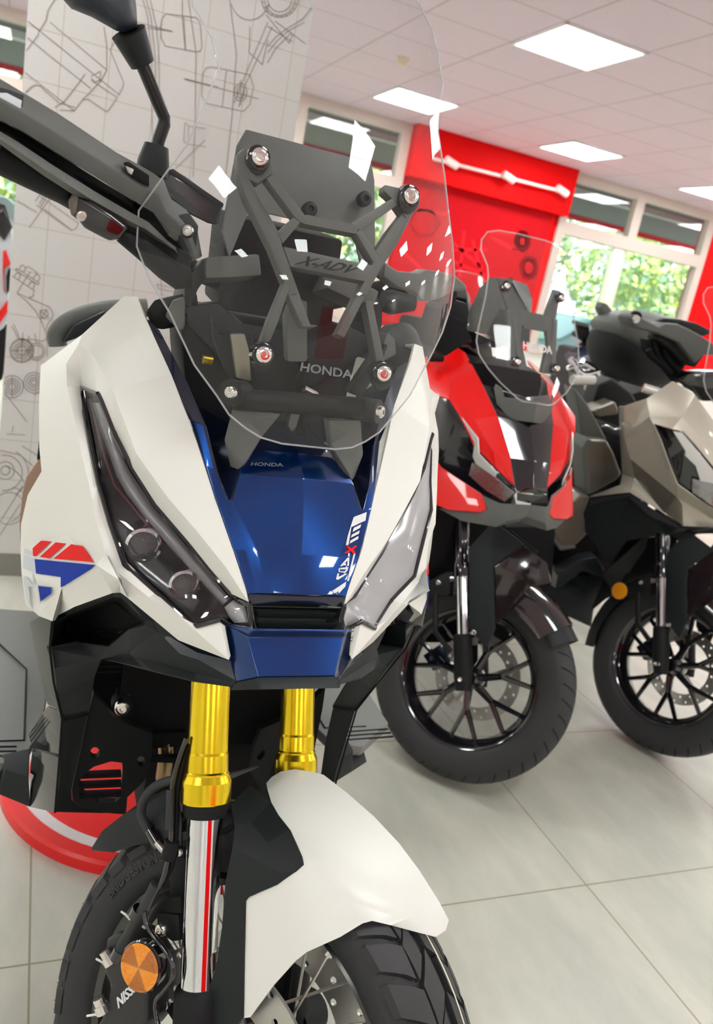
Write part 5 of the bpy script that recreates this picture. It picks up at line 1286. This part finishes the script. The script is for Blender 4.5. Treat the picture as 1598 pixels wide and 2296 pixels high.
P = dict(a=(984, 1040, .197), b=(990, 1048, .190), c=(1080, 1108, .104), d=(1091, 1141, .092), e=(1075, 1149, .108), f=(1005, 1143, .175), g=(975, 1131, .205), h=(955, 1010, .22))
pan('lower_fairing', P, ['h a g', 'a b c d e f g'], M['red'], red, PR, bevel=.004, seg=3)
P = dict(n=(1006, 896, .187), m=(1030, 933, .169), l=(1063, 1003, .139), k=(1113, 1054, .090), j=(1151, 1090, .048), i=(1158, 1104, .045), q=(1135, 1128, .060), c=(1080, 1106, .104), b=(990, 1047, .190), a=(982, 1036, .197), o=(960, 884, .215))
pan('headlight_housing', P, ['o n m a', 'm l b a', 'l k c b', 'k j i q c'], M['gloss'], red, PR, solid=.002, bevel=.001)
LB = [X1(*p) for p in ((470, 665), (580, 680), (840, 1010), (850, 1150), (1010, 1320), (980, 1390), (700, 1215), (590, 1030), (540, 930), (545, 880), (480, 735))]
lw = (.200, .186, .140, .135, .098, .100, .143, .160, .170, .170, .19)
pan('light_guide', {chr(97 + i): (*p, w_) for i, (p, w_) in enumerate(zip(LB, lw))}, ['a b j k', 'b c h i j', 'c d g h', 'd e f g'], M['lightbar'], red, PR, solid=.004, bevel=.001, orient='cam')
LL = [X1(*p) for p in ((650, 1190), (740, 1190), (1000, 1365), (1170, 1500), (1080, 1580), (900, 1480), (660, 1330))]
pan('headlight_lens', {chr(97 + i): (*p, w_ + .002) for i, (p, w_) in enumerate(zip(LL, (.155, .143, .10, .052, .062, .088, .15)))}, ['a b c d e f g'], M['pale'] if False else mat('clear_reflector_bowl', (.30, .30, .30), .15, .7, coat=1., bump=(60, .5, .004)), red, PR, solid=.003, bevel=.001)
cf = ctx(PR)
Q = dict(e=cf(1082, 862, .099), f=cf(1115, 933, .082), g=cf(1144, 1028, .058), h=cf(1153, 1090, .047), i=cf(1160, 1105, .043), e0=V((PR, 1.66, 1.035)), f0=V((PR, 1.615, .978)), g0=V((PR, 1.56, .90)), h0=V((PR, 1.535, .838)), i0=V((PR, 1.54, .825)))
for k in 'efghi': q = Q[k]; Q[k + '2'] = V((2 * PR - q.x, q.y, q.z))
vs, fs = named(Q, ['e e0 f0 f', 'f f0 g0 g', 'g g0 h0 h', 'h h0 i0 i', 'e2 e0 f0 f2', 'f2 f0 g0 g2', 'g2 g0 h0 h2', 'h2 h0 i0 i2'])
mesh('hood', vs, fs, M['gloss'], red, solid=.003, bevel=.004, bang=6, ang=60)
HB = [X1(*p) for p in ((1000, 520), (1060, 560), (1080, 640), (1130, 842), (1010, 700), (985, 560))]
pan('windscreen_base', {**{chr(97 + i): (*p, w_) for i, (p, w_) in enumerate(zip(HB, (.085, .075, .068, .048, .082, .088)))}, 'm': V((PR, 1.61, 1.035)), 'n': V((PR, 1.60, .985))}, ['a b c e f', 'c m n d e'], M['grey'], red, PR, solid=.004, bevel=.003)
P = dict(a=(1080, 1110, .104), b=(1093, 1143, .090), c=(1138, 1168, .055), d=(1143, 1130, .052), e=(1120, 1128, .07), f=(1110, 1182, .075), g=(1035, 1168, .140), h=(983, 1140, .19), m=V((PR, 1.525, .80)), n=V((PR, 1.535, .768)), o=V((PR, 1.56, .745)))
pan('lower_beak', P, ['a b c d e', 'd c n m', 'c f o n', 'b g f c', 'h g b'], M['grey'], red, PR, solid=.003, bevel=.003, bang=9)
P = dict(a=(1160, 1105, .043), b=(1200 - 40, 1122, .042), m=V((PR, 1.537, .822)), n=V((PR, 1.54, .80)))
pan('beak_inset', P, ['a b n m'], M['gloss'], red, PR, solid=.002, bevel=0)
screen(red, PR, 1.635)
pan('meter_visor', dict(a=(1050, 742, 1.88), b=(1050, 700, 1.88), c=(1075, 645, 1.86), d=(1100, 621, 1.86), e=(1150, 626, 1.85), f=(1120, 690, 1.80), g=(1090, 750, 1.80), m=V((PR, 1.86, 1.31)), n=V((PR, 1.80, 1.22)), o=V((PR, 1.80, 1.14))), ['a b c f g', 'c d e f', 'e m n f', 'f n o g'], M['grey'], red, PR, solid=.004, bevel=.004, bang=8)
box('inner_body', (PR - .12, 1.76, .30), (PR + .12, 2.3, 1.1), M['inner'], red, bevel=.04)
box('seat', (PR - .13, 2.3, .62), (PR + .13, 3.05, .84), M['dark'], red, bevel=.06, seg=4)
box('tail', (PR - .12, 2.6, .45), (PR + .12, 3.15, .66), M['red'], red, bevel=.05, seg=3)
prism('switch_box', [aty(u, v, 1.90) for u, v in ((985, 640), (1046, 655), (1052, 700), (1048, 742), (1000, 735))], (.0, .06, 0), M['black'], red, bevel=.006)
prism('hand_guard', [aty(u, v, 1.88) for u, v in ((975, 632), (1046, 652), (1050, 672), (975, 655))], (0, .05, 0), M['grey'], red, bevel=.004)
tube('handlebar', [aty(960, 700, 1.95), aty(1050, 760, 1.95), aty(1120, 770, 1.95)], .014, M['black'], red)
prism('inner_cowl', [aty(u, v, 1.88) for u, v in ((1000, 770), (1055, 740), (1100, 760), (1112, 860), (1080, 850), (1045, 785))], (0, .06, 0), M['gloss'], red, bevel=.003)
tube('indicator', [aty(962, 800, 1.80), aty(992, 803, 1.80)], [.012, .010], M['black'], red, n=16)
tube('indicator', [aty(1282, 852, 2.05), aty(1330, 852, 2.05)], .0155, mat('clear_indicator_lens', (.62, .60, .55), .25, coat=1.), red, n=16)
prism('side_step', [aty(u, v, 1.9) for u, v in ((930, 1180), (1250, 1180), (1240, 1320), (1150, 1420), (960, 1330))], (0, .3, 0), M['inner'], red, bevel=.02)
rw = lathe('rear_wheel', (PR - .06, 2.95, .28), (1, 0, 0), [(0, .18), (0, .27), (.02, .28), (.10, .28), (.12, .27), (.12, .18)], M['rubber'], red, n=48, closed=True)
# ---- champagne coloured scooter
PB = 1.910
bei = thing('motor_scooter', (PB, 2.05, 0), 'champagne metallic motor scooter cut by the right edge, with black hand guard', 'motor scooter')
front_end(bei, (1.918, 1.685, .275), .28, lean=R(5))
X2 = lambda x, y: (1180 + x / 3.823, 820 + y / 3.823)
def P2(d): return {k: (*X2(v[0], v[1]), v[2]) for k, v in d.items()}
P = P2(dict(a=(1250, 130, 1.88), b=(1420, 220, 1.82), c=(1598, 460, 1.75), c2=(1750, 760, 1.70), c3=(1850, 1080, 1.655), d=(1030, 280, 1.90), e=(835, 345, 2.0), e2=(790, 345, 2.08), f=(1055, 440, 1.865), g=(1083, 495, 1.845), i=(1250, 542, 1.79), j=(1340, 560, 1.775), k=(1440, 670, 1.75), l=(1598, 860, 1.71), l2=(1730, 1030, 1.69), m=(1330, 440, 1.80), n=(1598, 740, 1.725), n2=(1760, 980, 1.69),
    o1=(1150, 640, 1.825), o2=(1215, 830, 1.79), o3=(1292, 1015, 1.76), o4=(1450, 1130, 1.72), o5=(1650, 1262, 1.68), s0=(840, 620, 2.0), s1=(890, 800, 1.96), s2=(1100, 560, 1.865), s3=(1190, 820, 1.825), s4=(1285, 1125, 1.785), s5=(1480, 1240, 1.735), s6=(1650, 1350, 1.69), q0=(800, 640, 2.1), q1=(820, 930, 2.08), r0=(925, 965, 1.955), r1=(1175, 1262, 1.82), t0=(1335, 1372, 1.76), t1=(1650, 1390, 1.69), v0=(800, 1020, 2.0), v1=(530, 1125, 2.15), v2=(880, 1085, 1.93), v3=(905, 1040, 1.93), w0=(1440, 250, 1.80)))
pan('side_fairing', P, ['a w0 m d', 'a b w0', 'b c n m w0', 'c c2 n2 n', 'd m f', 'm i g f', 'm n k j i', 'n n2 l2 l k', 'e d f s2 s0', 'f g o1 s2', 's2 o1 o2 s3', 's3 o2 o3 s4', 's0 s2 s3 s4 s1', 's4 o3 o4 s5', 's5 o4 o5 s6', 'e2 e s0 q0', 'q0 s0 s1 r0 q1', 'r0 v3 r1 t0', 's4 s5 s6 t1 t0', 'q1 r0 v3 v2 v0', 'v0 v2 v1', 'v2 v3 r1'], M['beige'], bei, PB, bevel=.006, seg=3, bang=6, ang=60)
P = P2(dict(s1=(890, 800, 1.958), s4=(1285, 1125, 1.783), r1=(1178, 1260, 1.815), r0=(925, 965, 1.953), t=(1340, 1370, 1.755), u=(1335, 1190, 1.77)))
pan('lower_side_panel', P, ['s1 s4 r1 r0', 's4 u t r1'], M['beige_shade'], bei, PB, solid=.003, bevel=.003, bang=5)
P = P2(dict(g=(1086, 500, 1.85), i=(1250, 545, 1.80), j=(1335, 563, 1.785), k=(1437, 673, 1.76), l=(1598, 865, 1.72), l2=(1720, 1030, 1.70), o5=(1640, 1255, 1.69), o4=(1452, 1126, 1.73), o3=(1296, 1010, 1.77), o2=(1218, 830, 1.80), o1=(1152, 640, 1.835)))
pan('headlight_housing', P, ['g i o1', 'i j k o2 o1', 'k l o3 o2', 'l l2 o5 o4 o3'], M['gloss'], bei, PB, solid=.002, bevel=.001)
P = P2(dict(a=(1255, 560, 1.79), b=(1335, 575, 1.775), c=(1430, 685, 1.75), d=(1590, 880, 1.71), e=(1690, 1030, 1.69), f=(1600, 1010, 1.70), g=(1490, 985, 1.72), h=(1450, 860, 1.735), i=(1358, 770, 1.755), j=(1365, 735, 1.757)))
pan('light_guide', P, ['a b c j', 'c i j', 'c d h i', 'd e f g h'], M['lightbar'], bei, PB, solid=.004, bevel=.001)
P = P2(dict(a=(1420, 965, 1.735), b=(1490, 985, 1.72), c=(1600, 1010, 1.695), d=(1640, 1235, 1.68), e=(1540, 1170, 1.695), f=(1415, 1085, 1.73)))
pan('headlight_lens', P, ['a b c d e f'], bpy.data.materials['clear_reflector_bowl'], bei, PB, solid=.003, bevel=.001)
P = P2(dict(a=(545, 1150, 2.05), b=(880, 1095, 1.93), c=(925, 1125, 1.915), d=(1335, 1385, 1.755), e=(1290, 1395, 1.77), f=(1050, 1290, 1.84), g=(890, 1130, 1.92), h=(545, 1200, 2.04)))
pan('cowl_rim', P, ['a b g h', 'b c f g', 'c d e f'], M['black'], bei, PB, solid=.004, bevel=.003, bang=5)
P = P2(dict(a=(545, 1195, 2.04), b=(885, 1135, 1.925), c=(1045, 1290, 1.845), d=(1300, 1398, 1.77), e=(1598, 1395, 1.70), e2=(1700, 1400, 1.69), f=(1598, 1440, 1.72), f2=(1700, 1445, 1.71), g=(1200, 1450, 1.82), h=(860, 1500, 1.93), i=(780, 1560, 1.95), j=(745, 1690, 1.96), k=(685, 1690, 1.99), l=(600, 1560, 2.02), m=(500, 1420, 2.06), n=(490, 1280, 2.06), o=(720, 1410, 1.98), p=(1100, 1330, 1.84)))
pan('lower_cowl', P, ['a b o m n', 'b c p o', 'c d p', 'p d e f g', 'e e2 f2 f', 'o p g h', 'o h i j k l m'], M['dark'], bei, PB, solid=.003, bevel=.005, bang=5, ang=50)
P = P2(dict(a=(860, 1500, 1.99), b=(1210, 1455, 1.90), c=(1290, 1480, 1.88), d=(1290, 1800, 1.92), e=(1050, 1830, 1.98), f=(680, 2000, 2.02), g=(560, 2100, 2.04), h=(690, 1760, 2.0)))
pan('splash_panel', P, ['a b c d e h', 'e f g h'], M['inner'], bei, PB, solid=.004, bevel=.004)
screen(bei, PB, 1.700)
box('inner_body', (PB - .02, 2.14, .30), (PB + .17, 2.6, .90), M['inner'], bei, bevel=.04)
box('seat', (PB - .13, 2.5, .62), (PB + .13, 3.2, .84), M['dark'], bei, bevel=.06, seg=4)
lathe('rear_wheel', (PB - .06, 3.0, .28), (1, 0, 0), [(0, .18), (0, .27), (.02, .28), (.10, .28), (.12, .27), (.12, .18)], M['rubber'], bei, n=48, closed=True)
tube('indicator', [aty(*X2(1000, 190), 1.93), aty(*X2(1160, 240), 1.90)], [.014, .015], bpy.data.materials['clear_indicator_lens'], bei, n=16)
prism('indicator_stalk', [aty(*X2(x, y), 1.90) for x, y in ((1150, 200), (1215, 215), (1220, 295), (1150, 285))], (0, .03, 0), M['grey'], bei, bevel=.004)
X6 = lambda x, y: (1300 + x / 5.362, 620 + y / 5.362)
def P6(l, y): return [aty(*X6(*p), y) for p in l]
prism('hand_guard', P6([(600, 500), (640, 455), (690, 465), (960, 610), (1040, 565), (1180, 572), (1330, 640), (1480, 725), (1600, 800), (1650, 950), (1500, 945), (1380, 1045), (1190, 795), (960, 690), (640, 600)], 1.93), (0, .06, 0), M['grey'], bei, bevel=.006, seg=3)
prism('guard_lower', P6([(960, 690), (1190, 790), (1500, 945), (1385, 1100), (1200, 1000), (1060, 850), (930, 760)], 1.95), (0, .05, 0), M['black'], bei, bevel=.006)
lathe('bar_end', aty(*X6(668, 512), 1.925), (0, -1, 0), [(0, 0), (0, .012), (.006, .011), (.006, 0)], M['steel'], bei, n=20)
prism('guard_crest', P6([(960, 540), (1030, 505), (1200, 515), (1400, 560), (1560, 640), (1560, 700), (1480, 720), (1200, 575), (1040, 560)], 1.97), (0, .03, 0), M['dark'], bei, bevel=.004)
for q in ([(860, 740), (900, 860), (960, 1000), (1100, 1180)], [(1000, 850), (1060, 1000), (1160, 1120), (1200, 1200)], [(820, 880), (860, 960), (1000, 1080), (1130, 1240)]):
    tube('control_cable', P6(q, 1.98), .010, M['inner'], bei, smooth_path=True)
prism('brake_hardware', P6([(840, 760), (1000, 800), (1120, 940), (1280, 1060), (1200, 1180), (1000, 1060), (850, 900)], 2.0), (0, .05, 0), M['inner'], bei, bevel=.006)
prism('inner_cowl', P6([(1170, 1230), (1320, 1160), (1700, 1130), (1700, 1500), (1480, 1500), (1350, 1330)], 1.93), (0, .05, 0), M['gloss'], bei, bevel=.004)
# ---- top case of the machine behind it
tc = thing('top_case', aty(*X6(600, 1310), 2.75), 'round black top case behind the champagne scooter', 'top case')
def blob(name, pix, y, depth, m, th, shrink=.55):
    n = len(pix); c = (sum(p[0] for p in pix) / n, sum(p[1] for p in pix) / n)
    rings = []
    for k, (sc, dy) in enumerate(((.35, -depth), (.7, -depth * .85), (.92, -depth * .5), (1, 0), (.92, depth * .5), (.6, depth))):
        rings.append([aty(c[0] + (p[0] - c[0]) * sc, c[1] + (p[1] - c[1]) * sc, y) + V((0, dy, 0)) for p in pix])
    vs = [p for r_ in rings for p in r_]
    fs = [[i * n + j, i * n + (j + 1) % n, (i + 1) * n + (j + 1) % n, (i + 1) * n + j] for i in range(5) for j in range(n)] + [list(range(n)), list(range(6 * n - 1, 5 * n - 1, -1))]
    return mesh(name, vs, fs, m, th, orient=None, ang=50)
blob('lid', [X6(*p) for p in ((262, 640), (258, 560), (290, 500), (400, 430), (520, 405), (720, 405), (1000, 460), (1150, 520), (1100, 900), (900, 1060), (700, 1000), (500, 900), (350, 770))], 2.75, .16, M['grey'], tc)
blob('base', [X6(*p) for p in ((225, 720), (255, 640), (400, 780), (600, 930), (830, 1040), (1050, 1050), (1150, 1180), (1000, 1290), (700, 1320), (420, 1240), (290, 1100), (232, 930))], 2.76, .17, M['black'], tc)
lathe('lock', aty(*X6(655, 505), 2.59), (0, -1, 0), [(0, 0), (0, .03), (.01, .028), (.01, 0)], M['inner'], tc, n=24)
prism('rack_arm', P6([(240, 380), (270, 310), (330, 330), (405, 430), (290, 500)], 2.8), (0, .04, 0), M['grey'], tc, bevel=.005)
# ---- rear bodywork of the champagne scooter seen between the two
def PG(name, l, y, m, ext=(.04, .12, 0), bevel=.012, th=None): return prism(name, [aty(*X2(*p), y) for p in l], ext, m, th or bei, bevel=bevel, seg=3)
PG('rear_side_panel', [(410, 190), (455, 240), (520, 320), (560, 390), (690, 640), (500, 690), (478, 650), (450, 420)], 2.16, M['grey'])
PG('side_cover', [(488, 700), (520, 630), (690, 640), (745, 740), (820, 930), (770, 985), (560, 1100), (505, 1105), (500, 900)], 2.10, M['beige_shade'])
PG('side_cover_edge', [(478, 700), (520, 628), (560, 632), (530, 720), (545, 1100), (505, 1108)], 2.09, M['grey'], bevel=.006)
PG('belly_panel', [(195, 1350), (330, 1225), (470, 1105), (545, 1120), (490, 1280), (530, 1440), (430, 1540), (300, 1585), (250, 1470)], 2.07, M['beige_shade'])
PG('belly_edge', [(165, 1390), (195, 1370), (300, 1550), (420, 1545), (425, 1565), (290, 1588)], 2.06, M['grey'], bevel=.004)
PG('frame_cover', [(560, 390), (760, 310), (790, 380), (780, 420), (620, 440)], 2.2, M['beige_shade'], bevel=.006)
PG('frame_mount', [(620, 160), (740, 110), (900, 230), (960, 330), (700, 340), (560, 350)], 2.3, M['black'])
PG('lower_frame', [(100, 1440), (420, 1380), (680, 1560), (660, 1800), (300, 1750), (60, 1580)], 2.15, M['inner'])
PG('footboard', [(0, 1640), (60, 1580), (170, 1680), (270, 1800), (250, 1910), (130, 1830), (20, 1760)], 2.02, M['grey'], (.02, .06, 0), .004)
PG('footboard_edge', [(270, 1770), (480, 1660), (600, 1640), (680, 1770), (640, 1810), (480, 1760), (290, 1900), (250, 1900)], 2.03, M['dark'], (.02, .06, 0), .004)
PG('rear_fender', [(130, 1850), (390, 1960), (500, 1960), (700, 1800), (580, 2100), (560, 2250), (250, 2110)], 2.06, M['dark'], (.1, .3, 0))
tube('brake_lever', [aty(*X2(x, y), 2.15) for x, y in ((640, 520), (690, 515), (750, 545), (790, 540))], .004, M['chrome'], bei, smooth_path=True)
gt = thing('touring_motorcycle', (2.5, 3.1, 0), 'dark motorcycle with bright chrome handlebar behind the red and champagne scooters', 'motorcycle')
PG('engine_block', [(540, 380), (1250, 120), (1250, 640), (820, 1000), (700, 700)], 2.9, M['inner'], (.1, .3, 0), th=gt)
for q, r_ in (([(380, -60), (480, 60), (640, 30)], .014), ([(480, -40), (600, 40), (640, 110)], .011), ([(350, 20), (520, -20), (600, 60)], .010)):
    tube('handlebar', [aty(*X2(x, y), 2.9) for x, y in q], r_, M['chrome'], gt, smooth_path=True)
for q in ([(500, 300), (560, 200), (640, 120)], [(540, 340), (600, 230), (680, 170)]):
    tube('crash_bar', [aty(*X2(x, y), 2.9) for x, y in q], .016, M['grey'], gt)
lathe('wheel', (2.44, 2.95, .3), (1, .1, 0), [(0, .18), (0, .27), (.02, .30), (.10, .30), (.12, .27), (.12, .18)], M['rubber'], gt, n=48, closed=True)
box('seat', (2.4, 3.2, .6), (2.62, 3.8, .8), M['black'], gt, bevel=.04)
# ---- machines further back
def copy_thing(src, loc, rz, label, mats=None, group=None):
    def cp(o, par):
        c = o.copy(); COL.objects.link(c)
        if par: c.parent = par
        if mats and o.type == 'MESH':
            for i, s in enumerate(c.material_slots):
                if s.material and s.material.name in mats:
                    nm = s.material.name; s.link = 'OBJECT'; s.material = mats[nm]
        for ch in o.children: cp(ch, c)
        return c
    c = cp(src, None); c.location = loc; c.rotation_euler = (0, 0, rz); c['label'] = label
    if group: c['group'] = group
    return c
copy_thing(red, (2.35, 4.6, 0), R(10), 'white motor scooter behind the red one, only its top showing', {'gloss_red_paint': M['white']})
copy_thing(red, (3.3, 4.3, 0), R(-15), 'dark motor scooter in the back row near the window', {'gloss_red_paint': M['navy']})
lm = thing('sport_motorcycle', (-.45, 4.6, 0), 'red, white and black sport motorcycle at the left edge behind the column', 'motorcycle')
def PL(name, l, y, m, ext=(0, .2, 0), bevel=.01): return prism(name, [aty(u, v, y) for u, v in l], ext, m, lm, bevel=bevel)
PL('fairing', [(-60, 560), (-20, 500), (5, 465), (25, 500), (32, 580), (20, 640), (18, 720), (-10, 760), (-70, 740)], 4.5, M['pale'])
PL('red_stripe', [(7, 562), (14, 560), (24, 592), (10, 602), (9, 640), (12, 660), (8, 650), (6, 600)], 4.49, M['red'], (0, .02, 0), .001)
PL('red_panel', [(0, 696), (18, 672), (17, 700), (0, 725), (-40, 760), (-40, 730)], 4.48, M['red'], (0, .03, 0), .002)
PL('windscreen', [(-30, 500), (-5, 455), (12, 460), (28, 510), (10, 540)], 4.47, M['smoke'], (0, .02, 0), .001)
PL('seat', [(20, 600), (26, 610), (22, 650), (15, 660), (14, 620)], 4.46, M['black'], (0, .1, 0), .002)
PL('belly', [(-60, 750), (14, 735), (12, 790), (6, 850), (-60, 900)], 4.5, M['black'])
for yy in (4.1, 5.0):
    lathe('wheel', (-.47, yy, .31), (1, 0, 0), [(0, .19), (0, .28), (.03, .31), (.09, .31), (.12, .28), (.12, .19)], M['rubber'], lm, n=40, closed=True)
